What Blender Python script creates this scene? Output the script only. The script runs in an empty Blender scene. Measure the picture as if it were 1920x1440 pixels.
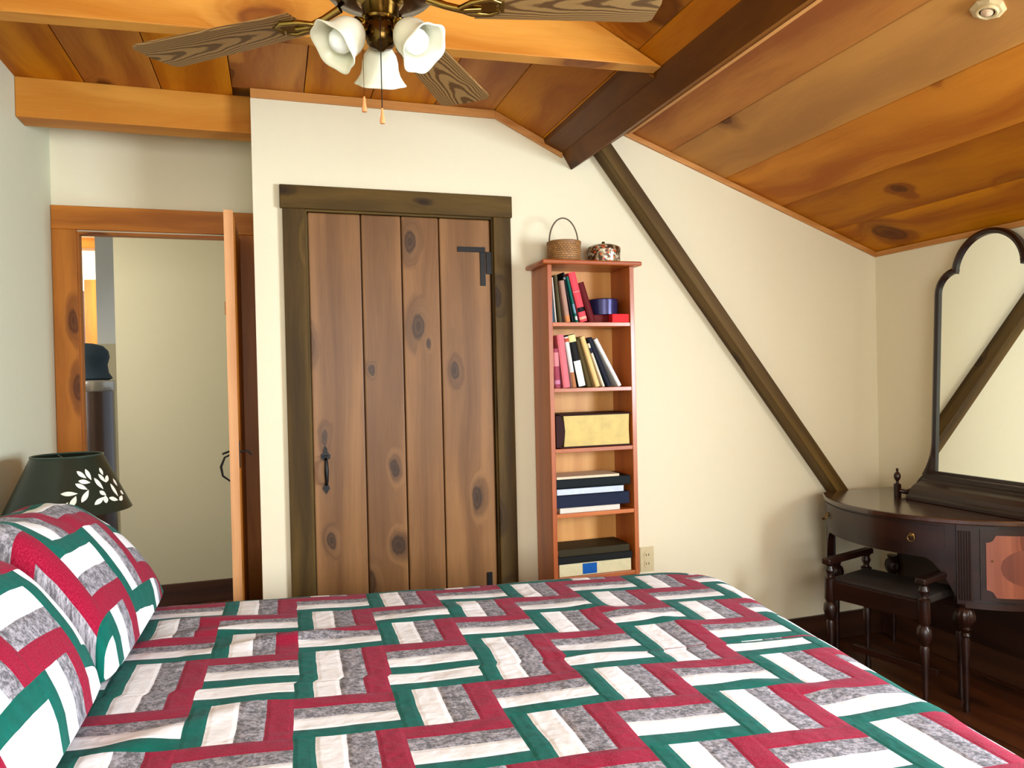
import bpy, bmesh, math, random
from mathutils import Vector, Matrix, noise
random.seed(7)
SC = bpy.context.scene
COL = SC.collection
EZ = 1.35                                   # eye height above the floor
PI = math.pi
R = math.radians

# ------------------------------------------------------------------ camera
F_PX, YAW, PITCH, ROLL = 1395.4, 0.3086, -0.0089, -0.0226
ca, sa, cp, sp = math.cos(YAW), math.sin(YAW), math.cos(PITCH), math.sin(PITCH)
fwd = Vector((sa*cp, ca*cp, sp)); rgt = Vector((ca, -sa, 0)); up = rgt.cross(fwd)
cr, sr = math.cos(ROLL), math.sin(ROLL)
rgt, up = cr*rgt + sr*up, -sr*rgt + cr*up
cam_data = bpy.data.cameras.new('camera'); cam = bpy.data.objects.new('camera', cam_data); COL.objects.link(cam)
cam_data.sensor_width = 36; cam_data.lens = F_PX/1920*36; cam_data.clip_start = .02
cam.matrix_world = Matrix(((rgt.x, up.x, -fwd.x, 0), (rgt.y, up.y, -fwd.y, 0), (rgt.z, up.z, -fwd.z, EZ), (0, 0, 0, 1)))
SC.camera = cam

# ------------------------------------------------------------------ world, daylight, exposure
W = bpy.data.worlds.new('daylight'); SC.world = W; W.use_nodes = True
W.node_tree.nodes['Background'].inputs[0].default_value = (.75, .88, 1, 1)
W.node_tree.nodes['Background'].inputs[1].default_value = 1.0
SC.view_settings.view_transform = 'Standard'; SC.view_settings.look = 'None'
SC.view_settings.gamma = 1; SC.view_settings.use_curve_mapping = False
SC.view_settings.exposure = 0.06
def area(name, loc, rot, sx, sy, power, color):
    d = bpy.data.lights.new(name, 'AREA'); d.shape = 'RECTANGLE'; d.size = sx; d.size_y = sy; d.energy = power; d.color = color
    o = bpy.data.objects.new(name, d); COL.objects.link(o); o.location = loc; o.rotation_euler = rot
    return o
WR = (-.75, .75, .95, 1.85)                 # window in the right wall: y0 y1 z0 z1
WB = (-.55, 1.25, .75, 2.05)                # window behind the camera: x0 x1 z0 z1
YB = -1.7                                   # wall behind the camera
area('window_daylight_right', (3.20, (WR[0]+WR[1])/2, (WR[2]+WR[3])/2), (0, R(74), 0), .9, 1.5, 330, (.74, .87, 1.0))
area('window_daylight_rear', ((WB[0]+WB[1])/2, YB-.13, (WB[2]+WB[3])/2), (R(72), 0, 0), 1.8, 1.3, 100, (.95, .97, 1.0))
area('hall_daylight', (-1.9, 4.5, 2.0), (R(60), 0, R(-110)), 1.0, 1.0, 34, (1.0, .98, .93))
area('far_room_daylight', (-2.6, 7.2, 2.2), (R(70), 0, R(-40)), 1.0, 1.0, 80, (1.0, .96, .88))

# ------------------------------------------------------------------ material helpers
def srgb(r, g, b):
    f = lambda c: (c/255/12.92) if c/255 <= .04045 else ((c/255+.055)/1.055)**2.4
    return (f(r), f(g), f(b), 1)
class NT:
    def __init__(s, name):
        s.m = bpy.data.materials.new(name); s.m.use_nodes = True; s.t = s.m.node_tree
        s.b = s.t.nodes['Principled BSDF']
    def n(s, typ, **k):
        x = s.t.nodes.new(typ)
        for a, v in k.items(): setattr(x, a, v)
        return x
    def l(s, a, b): s.t.links.new(a, b)
    def put(s, sock, v):
        if hasattr(v, 'is_output'): s.l(v, sock)
        else: sock.default_value = v
    def math(s, op, a, b=0.0, c=None, clamp=False):
        x = s.n('ShaderNodeMath', operation=op, use_clamp=clamp); s.put(x.inputs[0], a); s.put(x.inputs[1], b)
        if c is not None: s.put(x.inputs[2], c)
        return x.outputs[0]
    def mix(s, f, a, b, mode='MIX'):
        x = s.n('ShaderNodeMix', data_type='RGBA', blend_type=mode); s.put(x.inputs[0], f); s.put(x.inputs[6], a); s.put(x.inputs[7], b)
        return x.outputs[2]
    def noise(s, vec, scale, detail=3, rough=.55, dist=0.0):
        x = s.n('ShaderNodeTexNoise'); s.l(vec, x.inputs['Vector']); x.inputs['Scale'].default_value = scale
        x.inputs['Detail'].default_value = detail; x.inputs['Roughness'].default_value = rough; x.inputs['Distortion'].default_value = dist
        return x.outputs['Fac']
    def smooth(s, v, lo, hi, a=0.0, b=1.0):
        x = s.n('ShaderNodeMapRange', interpolation_type='SMOOTHSTEP'); s.l(v, x.inputs[0])
        for i, q in enumerate((lo, hi, a, b)): x.inputs[i+1].default_value = q
        return x.outputs[0]
    def comb(s, x, y, z=0.0):
        c = s.n('ShaderNodeCombineXYZ'); s.put(c.inputs[0], x); s.put(c.inputs[1], y); s.put(c.inputs[2], z); return c.outputs[0]
    def bump(s, h, strength=.3, dist=.01):
        x = s.n('ShaderNodeBump'); s.l(h, x.inputs['Height']); x.inputs['Strength'].default_value = strength; x.inputs['Distance'].default_value = dist
        s.l(x.outputs[0], s.b.inputs['Normal'])
def plain(name, col, rough=.6, metal=0.0, spec=None, noise_amt=.08, scale=40, coat=0):
    k = NT(name); tc = k.n('ShaderNodeTexCoord')
    f = k.noise(tc.outputs['Object'], scale, 3)
    d = tuple(c*(1-noise_amt*2) for c in col[:3])+(1,); e = tuple(min(1, c*(1+noise_amt)) for c in col[:3])+(1,)
    k.l(k.mix(f, d, e), k.b.inputs['Base Color'])
    k.b.inputs['Roughness'].default_value = rough; k.b.inputs['Metallic'].default_value = metal
    if spec is not None: k.b.inputs['Specular IOR Level'].default_value = spec
    if coat: k.b.inputs['Coat Weight'].default_value = coat; k.b.inputs['Coat Roughness'].default_value = .12
    return k.m
def wood(name, light, dark, knot, rough=.5, var=.25, grain=26, along=1.6, kn=1.0, kscale=(1.3, 3.2), blotch=.5, contrast=1.0, coat=0, bump=.15, gate=.5, huev=.0, weathered=None):
    """uv in metres, u along the grain; 'pid' = one number per board"""
    k = NT(name); uv = k.n('ShaderNodeUVMap'); uv.uv_map = 'UVMap'
    at = k.n('ShaderNodeAttribute', attribute_name='pid'); pid = at.outputs['Fac']
    s = k.n('ShaderNodeSeparateXYZ'); k.l(uv.outputs[0], s.inputs[0]); u, v = s.outputs[0], s.outputs[1]
    off = k.math('MULTIPLY', pid, 7.31)
    uo, vo = k.math('ADD', u, off), k.math('ADD', v, k.math('MULTIPLY', pid, 3.17))
    # knots
    wob = k.noise(k.comb(k.math('MULTIPLY', uo, 3), k.math('MULTIPLY', vo, 6)), 1.0, 2)
    vk = k.math('ADD', k.math('MULTIPLY', vo, kscale[1]), k.math('MULTIPLY', wob, .35))
    vor = k.n('ShaderNodeTexVoronoi', voronoi_dimensions='2D', feature='F1'); k.l(k.comb(k.math('MULTIPLY', uo, kscale[0]), vk), vor.inputs['Vector']); vor.inputs['Scale'].default_value = 1
    vor.inputs['Randomness'].default_value = 1
    d = vor.outputs['Distance']; cs = k.n('ShaderNodeSeparateColor'); k.l(vor.outputs['Color'], cs.inputs[0])
    g = k.math('GREATER_THAN', cs.outputs[0], gate)
    size = k.math('MULTIPLY_ADD', cs.outputs[1], .10, .035)
    dn = k.math('DIVIDE', k.math('ADD', d, k.math('MULTIPLY_ADD', k.noise(k.comb(k.math('MULTIPLY', uo, 14), k.math('MULTIPLY', vo, 22)), 1.0, 2), .07, -.035)), size)
    core = k.math('MULTIPLY', k.smooth(dn, 1.15, .75), g); halo = k.math('MULTIPLY', k.smooth(dn, 2.6, .8), g)
    # grain
    warp = k.noise(k.comb(k.math('MULTIPLY', uo, along*.7), k.math('MULTIPLY', vo, 4)), 1.0, 2)
    gv = k.math('ADD', k.math('MULTIPLY_ADD', warp, 3.5, k.math('MULTIPLY', vo, grain)), k.math('MULTIPLY', halo, 2.2))
    gr = k.noise(k.comb(k.math('MULTIPLY', uo, along), gv), 1.0, 5, .6)
    ring = k.math('MULTIPLY_ADD', k.math('SINE', k.math('MULTIPLY', gv, 1.9)), .5, .5)
    fine = k.noise(k.comb(k.math('MULTIPLY', uo, 9), k.math('MULTIPLY', vo, 260)), 1.0, 2)
    gmix = k.math('ADD', k.math('MULTIPLY', gr, .62), k.math('ADD', k.math('MULTIPLY', ring, .22), k.math('MULTIPLY', fine, .16)))
    gfac = k.smooth(gmix, .5-.27/contrast, .5+.27/contrast)
    bl = k.smooth(k.noise(k.comb(k.math('MULTIPLY', uo, 1.1), k.math('MULTIPLY', vo, 3.2)), 1.0, 3), .3, .72)
    c = k.mix(gfac, dark, light)
    c = k.mix(k.math('MULTIPLY', bl, blotch), c, k.mix(.65, c, dark))
    wn = k.n('ShaderNodeTexWhiteNoise', noise_dimensions='1D'); k.l(pid, wn.inputs['W'])
    br = k.math('MULTIPLY_ADD', wn.outputs['Value'], var, 1-var*.5)
    hs = k.n('ShaderNodeHueSaturation'); k.l(c, hs.inputs['Color']); k.l(br, hs.inputs['Value'])
    if huev:
        w2 = k.n('ShaderNodeTexWhiteNoise', noise_dimensions='1D'); k.l(k.math('ADD', pid, 5.3), w2.inputs['W'])
        k.l(k.math('MULTIPLY_ADD', w2.outputs['Value'], -huev, 1.08), hs.inputs['Saturation'])
    c = hs.outputs[0]
    if weathered: c = k.mix(k.math('MULTIPLY', k.math('GREATER_THAN', pid, 50), .62), c, k.mix(gfac, tuple(q*.78 for q in weathered[:3])+(1,), weathered))
    rg = k.math('MULTIPLY_ADD', k.math('SINE', k.math('MULTIPLY', dn, 9)), .14, .86)
    c = k.mix(k.math('MULTIPLY', halo, .42*kn), c, knot)
    c = k.mix(k.math('MULTIPLY', core, k.math('MULTIPLY', rg, .85*kn)), c, knot)
    k.l(c, k.b.inputs['Base Color']); k.b.inputs['Roughness'].default_value = rough
    k.bump(gmix, bump, .004)
    if coat: k.b.inputs['Coat Weight'].default_value = coat; k.b.inputs['Coat Roughness'].default_value = .15
    return k.m
M = {}
M['wall'] = plain('cream_wall_paint', srgb(229, 219, 188), .75, noise_amt=.012, scale=25)
M['wall_shaded'] = plain('shaded_cream_wall_paint', srgb(205, 207, 180), .7, noise_amt=.012, scale=25)  # left wall: cream paint with its greenish shade put into the colour
M['hall'] = plain('hall_wall_paint', srgb(198, 186, 150), .75, noise_amt=.012, scale=25)
M['white'] = plain('white_paint', srgb(222, 224, 222), .6, noise_amt=.01)
M['ceil'] = wood('ceiling_pine', srgb(206, 132, 30), srgb(158, 84, 6), srgb(84, 36, 2), .6, var=.30, grain=20, kscale=(1.5, 2.6), blotch=.7, huev=.16, gate=.36, contrast=1.3, weathered=srgb(196, 146, 84))
M['beam'] = wood('beam_pine', srgb(216, 152, 64), srgb(180, 108, 26), srgb(110, 54, 16), .5, var=.12, grain=14, kscale=(1.7, 3.0), gate=.4)
M['purlin'] = wood('dark_stained_beam', srgb(124, 72, 8), srgb(82, 42, 2), srgb(48, 22, 4), .45, var=.1, grain=18, gate=.6)
M['brace'] = wood('brace_wood', srgb(110, 84, 36), srgb(66, 44, 12), srgb(40, 24, 8), .55, var=.15, grain=30, gate=.8)
M['trim'] = wood('trim_pine', srgb(206, 146, 78), srgb(176, 112, 46), srgb(112, 60, 24), .5, var=.1, grain=40, gate=.8)
M['casing'] = wood('orange_casing', srgb(200, 124, 38), srgb(152, 86, 18), srgb(74, 30, 4), .45, var=.16, grain=22, kscale=(2.0, 6), gate=.4)
M['door_pine'] = wood('closet_door_pine', srgb(150, 106, 62), srgb(92, 58, 27), srgb(40, 22, 8), .42, var=.2, grain=16, kscale=(2.1, 4.4), blotch=.85, gate=.3, along=.8, contrast=.85)
M['dark_casing'] = wood('weathered_casing', srgb(104, 78, 30), srgb(54, 37, 8), srgb(38, 22, 8), .6, var=.15, grain=20, kscale=(2.2, 5), blotch=.8, gate=.35)
M['leaf_edge'] = wood('pine_edge', srgb(206, 150, 96), srgb(178, 116, 62), srgb(120, 66, 26), .5, grain=60, gate=.9)
M['bookcase'] = wood('bookcase_pine', srgb(190, 104, 36), srgb(150, 66, 14), srgb(104, 44, 10), .38, var=.14, grain=24, kscale=(1.2, 4), gate=.75, coat=.2)
M['case_back'] = wood('bookcase_back', srgb(206, 148, 76), srgb(184, 120, 50), srgb(140, 84, 30), .5, var=.1, grain=30, gate=.9)
M['floor'] = wood('dark_floor', srgb(92, 50, 22), srgb(54, 26, 10), srgb(30, 12, 4), .4, var=.3, grain=24)
M['base'] = wood('dark_baseboard', srgb(74, 40, 18), srgb(48, 22, 8), srgb(26, 10, 2), .45, grain=30, gate=.9)
M['mahog'] = wood('dark_mahogany', srgb(48, 22, 13), srgb(25, 9, 5), srgb(14, 5, 2), .34, var=.12, grain=22, gate=.9, coat=.2, bump=.05)
M['mahog_top'] = wood('polished_mahogany_top', srgb(72, 42, 26), srgb(48, 24, 14), srgb(26, 10, 4), .22, var=.1, grain=22, gate=.9, coat=.6, bump=.03)
M['burl'] = wood('inlaid_veneer_panel', srgb(162, 94, 68), srgb(128, 66, 46), srgb(96, 40, 26), .32, var=.1, grain=34, gate=.8, coat=.3, bump=.03)
M['burl_dark'] = wood('veneer_medallion', srgb(128, 70, 50), srgb(98, 46, 32), srgb(60, 26, 16), .35, grain=40, gate=.8)
M['blade'] = wood('oak_fan_blade', srgb(164, 124, 72), srgb(82, 52, 22), srgb(60, 34, 12), .45, var=.1, grain=30, along=3.2, gate=1.1, contrast=2.6, blotch=.1)
M['iron'] = plain('black_iron', (.012, .011, .010, 1), .45, .6)
M['brass'] = plain('antique_brass', srgb(150, 122, 62), .18, 1.0, noise_amt=.05)
M['darkbrass'] = plain('dark_brass', srgb(84, 64, 30), .2, 1.0, noise_amt=.05)
M['oldbrass'] = plain('aged_brass_pull', srgb(140, 110, 60), .35, .9)
M['outlet'] = plain('almond_plastic', srgb(206, 190, 146), .4, noise_amt=.01)
M['slot'] = plain('dark_slot', srgb(60, 50, 36), .5)
M['bulb'] = plain('white_bulb', srgb(250, 250, 246), .25, noise_amt=.005)
M['lampgreen'] = plain('dark_green_tin_shade', srgb(30, 38, 26), .32, noise_amt=.2, scale=12)
M['stencil'] = plain('cream_stencil', srgb(236, 230, 208), .5, noise_amt=.02)
M['pages'] = plain('paper_pages', srgb(226, 214, 184), .8, noise_amt=.06, scale=90)
M['gilt'] = plain('gilt_page_edges', srgb(190, 162, 82), .5, .1, noise_amt=.18, scale=18)
M['mirror'] = NT('mirror_glass').m
mb = M['mirror'].node_tree.nodes['Principled BSDF']; mb.inputs['Metallic'].default_value = 1; mb.inputs['Roughness'].default_value = .01; mb.inputs['Base Color'].default_value = (.86, .9, .84, 1)
k = NT('frosted_glass_shade'); tc = k.n('ShaderNodeTexCoord')
k.l(k.mix(k.noise(tc.outputs['Object'], 30, 2), srgb(214, 210, 184), srgb(228, 224, 200)), k.b.inputs['Base Color'])
k.b.inputs['Roughness'].default_value = .35; k.b.inputs['Subsurface Weight'].default_value = .35; k.b.inputs['Subsurface Radius'].default_value = (.02, .02, .015)
M['frost'] = k.m
k = NT('clear_window_glass'); k.b.inputs['Transmission Weight'].default_value = 1; k.b.inputs['Roughness'].default_value = 0; k.b.inputs['IOR'].default_value = 1.45
M['glass'] = k.m
# basket weave
k = NT('basket_splint'); tc = k.n('ShaderNodeTexCoord'); br = k.n('ShaderNodeTexBrick'); k.l(tc.outputs['UV'], br.inputs[0])
br.inputs['Color1'].default_value = srgb(172, 122, 62); br.inputs['Color2'].default_value = srgb(140, 94, 42); br.inputs['Mortar'].default_value = srgb(56, 32, 12)
br.inputs['Scale'].default_value = 1; br.inputs['Brick Width'].default_value = .014; br.inputs['Row Height'].default_value = .009; br.inputs['Mortar Size'].default_value = .0009
k.l(br.outputs[0], k.b.inputs[0]); k.b.inputs['Roughness'].default_value = .65; k.bump(br.outputs[1], -.6, .002); M['weave'] = k.m
# floral tin
k = NT('floral_tin'); tc = k.n('ShaderNodeTexCoord'); vo = k.n('ShaderNodeTexVoronoi'); k.l(tc.outputs['Object'], vo.inputs['Vector']); vo.inputs['Scale'].default_value = 110
sc_ = k.n('ShaderNodeSeparateColor'); k.l(vo.outputs['Color'], sc_.inputs[0]); rp = k.n('ShaderNodeValToRGB'); rp.color_ramp.interpolation = 'CONSTANT'
e = rp.color_ramp.elements; e[0].color = srgb(70, 44, 24); e[1].position = .35; e[1].color = srgb(150, 128, 92)
for p_, c_ in ((.6, srgb(196, 186, 160)), (.78, srgb(190, 84, 44)), (.9, srgb(96, 62, 34))): q = e.new(p_); q.color = c_
k.l(sc_.outputs[0], rp.inputs[0]); k.l(rp.outputs[0], k.b.inputs[0]); k.b.inputs['Roughness'].default_value = .3; k.b.inputs['Metallic'].default_value = .3; M['floral'] = k.m
# quilt: rail-fence patchwork, uv counted in blocks
def quilt_mat(name, c_green, c_white, c_gray, c_red):
    k = NT(name); uv = k.n('ShaderNodeUVMap'); uv.uv_map = 'UVMap'
    wv = k.n('ShaderNodeTexNoise'); k.l(uv.outputs[0], wv.inputs['Vector']); wv.inputs['Scale'].default_value = 1.7; wv.inputs['Detail'].default_value = 2
    sub = k.n('ShaderNodeVectorMath', operation='SUBTRACT'); k.l(wv.outputs['Color'], sub.inputs[0]); sub.inputs[1].default_value = (.5, .5, .5)
    mul = k.n('ShaderNodeVectorMath', operation='SCALE'); k.l(sub.outputs[0], mul.inputs[0]); mul.inputs['Scale'].default_value = .045
    add = k.n('ShaderNodeVectorMath', operation='ADD'); k.l(uv.outputs[0], add.inputs[0]); k.l(mul.outputs[0], add.inputs[1])
    s = k.n('ShaderNodeSeparateXYZ'); k.l(add.outputs[0], s.inputs[0]); u, v = s.outputs[0], s.outputs[1]
    fu, fv = k.math('FRACT', u), k.math('FRACT', v)
    par = k.math('FLOORED_MODULO', k.math('ADD', k.math('FLOOR', u), k.math('FLOOR', v)), 2)
    isH = k.math('LESS_THAN', par, .5)
    t = k.math('ADD', k.math('MULTIPLY', isH, fv), k.math('MULTIPLY', k.math('SUBTRACT', 1, isH), fu))
    tw = k.n('ShaderNodeTexCoord')
    h1 = k.noise(uv.outputs[0], 26, 5, .8); h2 = k.noise(uv.outputs[0], 9, 3, .6)
    gray = k.mix(k.smooth(k.math('MULTIPLY_ADD', h2, .35, k.math('MULTIPLY', h1, .65)), .42, .6), tuple(c*.42 for c in c_gray[:3])+(1,), tuple(min(1, c*1.75) for c in c_gray[:3])+(1,))
    sp_ = k.noise(uv.outputs[0], 60, 2, .8)
    red = k.mix(k.smooth(sp_, .4, .68), c_red, tuple(min(1, c*1.5+.012) for c in c_red[:3])+(1,))
    grn = k.mix(h2, tuple(c*.7 for c in c_green[:3])+(1,), tuple(c*1.3 for c in c_green[:3])+(1,))
    wht = k.mix(h2, tuple(c*.93 for c in c_white[:3])+(1,), c_white)
    c = k.mix(k.math('GREATER_THAN', t, .20), grn, wht)
    c = k.mix(k.math('GREATER_THAN', t, .475), c, gray)
    c = k.mix(k.math('GREATER_THAN', t, .735), c, red)
    k.l(c, k.b.inputs['Base Color']); k.b.inputs['Roughness'].default_value = .85
    k.b.inputs['Specular IOR Level'].default_value = .15; k.b.inputs['Sheen Weight'].default_value = .06; k.b.inputs['Sheen Roughness'].default_value = .5; k.b.inputs['Sheen Tint'].default_value = (.75, .88, 1, 1)
    # seams + puckers
    def seam(p): return k.smooth(k.math('ABSOLUTE', k.math('SUBTRACT', t, p)), 0.0, .05)
    se = k.math('MULTIPLY', k.math('MULTIPLY', seam(.2), seam(.475)), k.math('MULTIPLY', seam(.735), k.math('MULTIPLY', seam(0), seam(1))))
    wr = k.noise(uv.outputs[0], 2.2, 2, .5, .4)
    wr2 = k.noise(uv.outputs[0], 7, 2, .5, .2)
    k.bump(k.math('ADD', k.math('MULTIPLY', se, .25), k.math('ADD', k.math('MULTIPLY', wr, 1.3), k.math('MULTIPLY', wr2, .5))), .4, .012)
    return k.m
M['quilt'] = quilt_mat('patchwork_quilt', srgb(0, 92, 78), srgb(243, 241, 240), srgb(138, 134, 138), srgb(136, 2, 40))

# oak grain for the fan blades: nested cathedral arches
k = NT('oak_fan_blade'); uv = k.n('ShaderNodeUVMap'); uv.uv_map = 'UVMap'; s_ = k.n('ShaderNodeSeparateXYZ'); k.l(uv.outputs[0], s_.inputs[0])
nz_ = k.noise(uv.outputs[0], 9, 3, .6); nw_ = k.noise(uv.outputs[0], 3, 2, .5)
vv = k.math('ADD', s_.outputs[1], k.math('MULTIPLY_ADD', nw_, .05, -.025))
f_ = k.math('ADD', k.math('ADD', k.math('MULTIPLY', s_.outputs[0], 62), k.math('MULTIPLY', k.math('MULTIPLY', vv, vv), -9500)), k.math('MULTIPLY', nz_, 10))
st_ = k.smooth(k.math('SINE', f_), -.2, .75)
c_ = k.mix(st_, srgb(160, 124, 72), srgb(90, 60, 26))
c_ = k.mix(k.math('MULTIPLY', k.noise(k.comb(k.math('MULTIPLY', s_.outputs[0], 12), k.math('MULTIPLY', s_.outputs[1], 300)), 1, 2), .35), c_, srgb(96, 64, 28))
k.l(c_, k.b.inputs['Base Color']); k.b.inputs['Roughness'].default_value = .5; M['blade'] = k.m
for nm_, sp_ in (('purlin', .15), ('ceil', .2), ('beam', .25), ('brace', .2), ('dark_casing', .2), ('casing', .3), ('door_pine', .3), ('mahog', .35)):
    M[nm_].node_tree.nodes['Principled BSDF'].inputs['Specular IOR Level'].default_value = sp_
# ------------------------------------------------------------------ mesh builder
_pid = [0]
def pid():
    _pid[0] += 1; return _pid[0]*.137 % 17
class MB:
    def __init__(s): s.v = []; s.f = []; s.uv = []; s.p = []
    def face(s, idx, uvs, p=0.0): s.f.append(idx); s.uv.append(uvs); s.p.append(p)
    def box(s, lo, hi, axis=0, mat=None, p=None, pts=None):
        """axis = grain axis; mat maps local to object space"""
        p = pid() if p is None else p
        x0, y0, z0 = lo; x1, y1, z1 = hi
        L = [Vector(q) for q in ((x0,y0,z0),(x1,y0,z0),(x1,y1,z0),(x0,y1,z0),(x0,y0,z1),(x1,y0,z1),(x1,y1,z1),(x0,y1,z1))]
        b = len(s.v)
        s.v += [(mat @ q if mat else q) for q in L]
        for idx, ax in (((0,3,2,1),2),((4,5,6,7),2),((0,1,5,4),1),((2,3,7,6),1),((1,2,6,5),0),((3,0,4,7),0)):
            o = [a for a in (0, 1, 2) if a != ax]
            if axis in o: ua = axis; va = [a for a in o if a != axis][0]
            else: ua, va = o
            s.face([b+i for i in idx], [(L[i][ua], L[i][va]+.37*ax) for i in idx], p)
        return s
    def prism(s, poly, a0, a1, axis=1, grain=0, p=None, mat=None):
        """poly in the two other axes, extruded along axis"""
        p = pid() if p is None else p
        o = [a for a in (0, 1, 2) if a != axis]; n = len(poly); b = len(s.v); L = []
        for a in (a0, a1):
            for q in poly:
                w = [0, 0, 0]; w[axis] = a; w[o[0]] = q[0]; w[o[1]] = q[1]; L.append(Vector(w))
        s.v += [(mat @ q if mat else q) for q in L]
        def U(q): 
            r = [x for x in (0, 1, 2) if x != grain]
            return (q[grain], q[r[0]]*.9+q[r[1]]*.9)
        def Uc(q):
            return (q[grain], q[[x for x in o if x != grain][0]]) if grain in o else (q[o[0]], q[o[1]])
        s.face([b+i for i in range(n)][::-1], [Uc(L[i]) for i in range(n)][::-1], p)
        s.face([b+n+i for i in range(n)], [Uc(L[n+i]) for i in range(n)], p)
        for i in range(n):
            j = (i+1) % n; idx = [i, j, n+j, n+i]
            s.face([b+x for x in idx], [U(L[x]) for x in idx], p)
        return s
    def lathe(s, prof, seg=32, mat=None, p=0.0, wob=None, cap=True):
        b = len(s.v); m = len(prof)
        for i in range(seg):
            a = 2*PI*i/seg
            for j, (r, z) in enumerate(prof):
                rr = r*(1+(wob(a, j/(m-1)) if wob else 0)); q = Vector((rr*math.cos(a), rr*math.sin(a), z)); s.v.append(mat @ q if mat else q)
        for i in range(seg):
            for j in range(m-1):
                i2 = (i+1) % seg
                a0, a1 = 2*PI*i/seg, 2*PI*(i+1)/seg; r = max(prof[j][0], .01)
                s.face([b+i*m+j, b+i2*m+j, b+i2*m+j+1, b+i*m+j+1], [(a0*r, prof[j][1]), (a1*r, prof[j][1]), (a1*r, prof[j+1][1]), (a0*r, prof[j+1][1])], p)
        if cap:
            for j in (0, m-1):
                if prof[j][0] > 1e-5: s.face([b+i*m+j for i in range(seg)], [(0, 0)]*seg, p)
        return s
    def tube(s, pts, r, seg=10, closed=False, p=0.0, mat=None):
        pts = [Vector(q) for q in pts]; n = len(pts); b = len(s.v); up0 = None
        for i, q in enumerate(pts):
            t = (pts[(i+1) % n]-pts[i-1]) if closed else (pts[min(i+1, n-1)]-pts[max(i-1, 0)])
            t.normalize()
            if up0 is None: up0 = t.orthogonal().normalized()
            else: up0 = (up0 - t*up0.dot(t)).normalized()
            w = t.cross(up0); rr = r[i] if isinstance(r, (list, tuple)) else r
            for k_ in range(seg):
                a = 2*PI*k_/seg; v_ = q+rr*(math.cos(a)*up0+math.sin(a)*w); s.v.append(mat @ v_ if mat else v_)
        for i in range(n if closed else n-1):
            i2 = (i+1) % n
            for k_ in range(seg):
                k2 = (k_+1) % seg
                s.face([b+i*seg+k_, b+i*seg+k2, b+i2*seg+k2, b+i2*seg+k_], [(i*.02, k_*.01), (i*.02, k2*.01), (i*.02+.02, k2*.01), (i*.02+.02, k_*.01)], p)
        if not closed:
            s.face([b+k_ for k_ in range(seg)][::-1], [(0, 0)]*seg, p); s.face([b+(n-1)*seg+k_ for k_ in range(seg)], [(0, 0)]*seg, p)
        return s
    def sphere(s, c, r, seg=16, sc=(1, 1, 1), mat=None):
        prof = [(max(r*math.sin(PI*j/12), 1e-6)*1.0, -r*math.cos(PI*j/12)) for j in range(13)]
        T = Matrix.Translation(c) @ Matrix.Diagonal((*sc, 1))
        return s.lathe(prof, seg, (mat @ T) if mat else T, cap=False)
    def build(s, name, mat, parent=None, smooth=False, bevel=0, solid=0, sub=0):
        me = bpy.data.meshes.new(name); me.from_pydata([tuple(q) for q in s.v], [], s.f)
        ul = me.uv_layers.new(name='UVMap'); i = 0
        flat = [c for u in s.uv for q in u for c in q]
        ul.data.foreach_set('uv', flat)
        at = me.attributes.new('pid', 'FLOAT', 'FACE'); at.data.foreach_set('value', s.p)
        bm = bmesh.new(); bm.from_mesh(me); bmesh.ops.recalc_face_normals(bm, faces=bm.faces); bm.to_mesh(me); bm.free()
        me.materials.append(M[mat] if isinstance(mat, str) else mat)
        if smooth:
            me.polygons.foreach_set('use_smooth', [True]*len(me.polygons)); me.set_sharp_from_angle(angle=R(38))
        o = bpy.data.objects.new(name, me); COL.objects.link(o)
        if parent: o.parent = parent
        if solid: m_ = o.modifiers.new('solid', 'SOLIDIFY'); m_.thickness = solid; m_.offset = 0
        if bevel: m_ = o.modifiers.new('bevel', 'BEVEL'); m_.width = bevel; m_.segments = 2; m_.limit_method = 'ANGLE'; m_.angle_limit = R(40)
        if sub: m_ = o.modifiers.new('sub', 'SUBSURF'); m_.levels = sub; m_.render_levels = sub
        return o
def thing(name, label, cat, loc=(0, 0, 0), group=None, rotz=0):
    o = bpy.data.objects.new(name, None); COL.objects.link(o); o.location = loc; o.rotation_euler = (0, 0, rotz); o.empty_display_size = .05
    o['label'] = label; o['category'] = cat
    if group: o['group'] = group
    return o
def tag(o, label, cat, group=None):
    o['label'] = label; o['category'] = cat
    if group: o['group'] = group
    return o
def struct(o, label=None, cat='room'):
    o['kind'] = 'structure'
    if label: o['label'] = label
    o['category'] = cat
    return o
def Rx(a): return Matrix.Rotation(a, 4, 'X')
def Ry(a): return Matrix.Rotation(a, 4, 'Y')
def Rz(a): return Matrix.Rotation(a, 4, 'Z')
T = Matrix.Translation
def E_(z): return EZ+z                      # heights measured from the eye

# ------------------------------------------------------------------ the room
D, D2, XL, XR = 3.076, 3.60, -.884, 2.953
ZF, ZK = E_(1.148), E_(.60)
X0 = -.064
SLR = .3635
def zl(x): return ZF-.485*(x-.927)          # left slope
def zr(x): return E_(.6)+SLR*(2.951-x)      # right slope
# floor
m = MB(); y = YB-.1; x = XL-1.6; i = 0
while x < XR+.2:
    m.box((x, YB-.1, -.03), (x+.148, 8.4, 0), axis=1); x += .15
struct(m.build('floor', 'floor'), 'dark stained wooden floorboards under the bed', 'floor')
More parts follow.
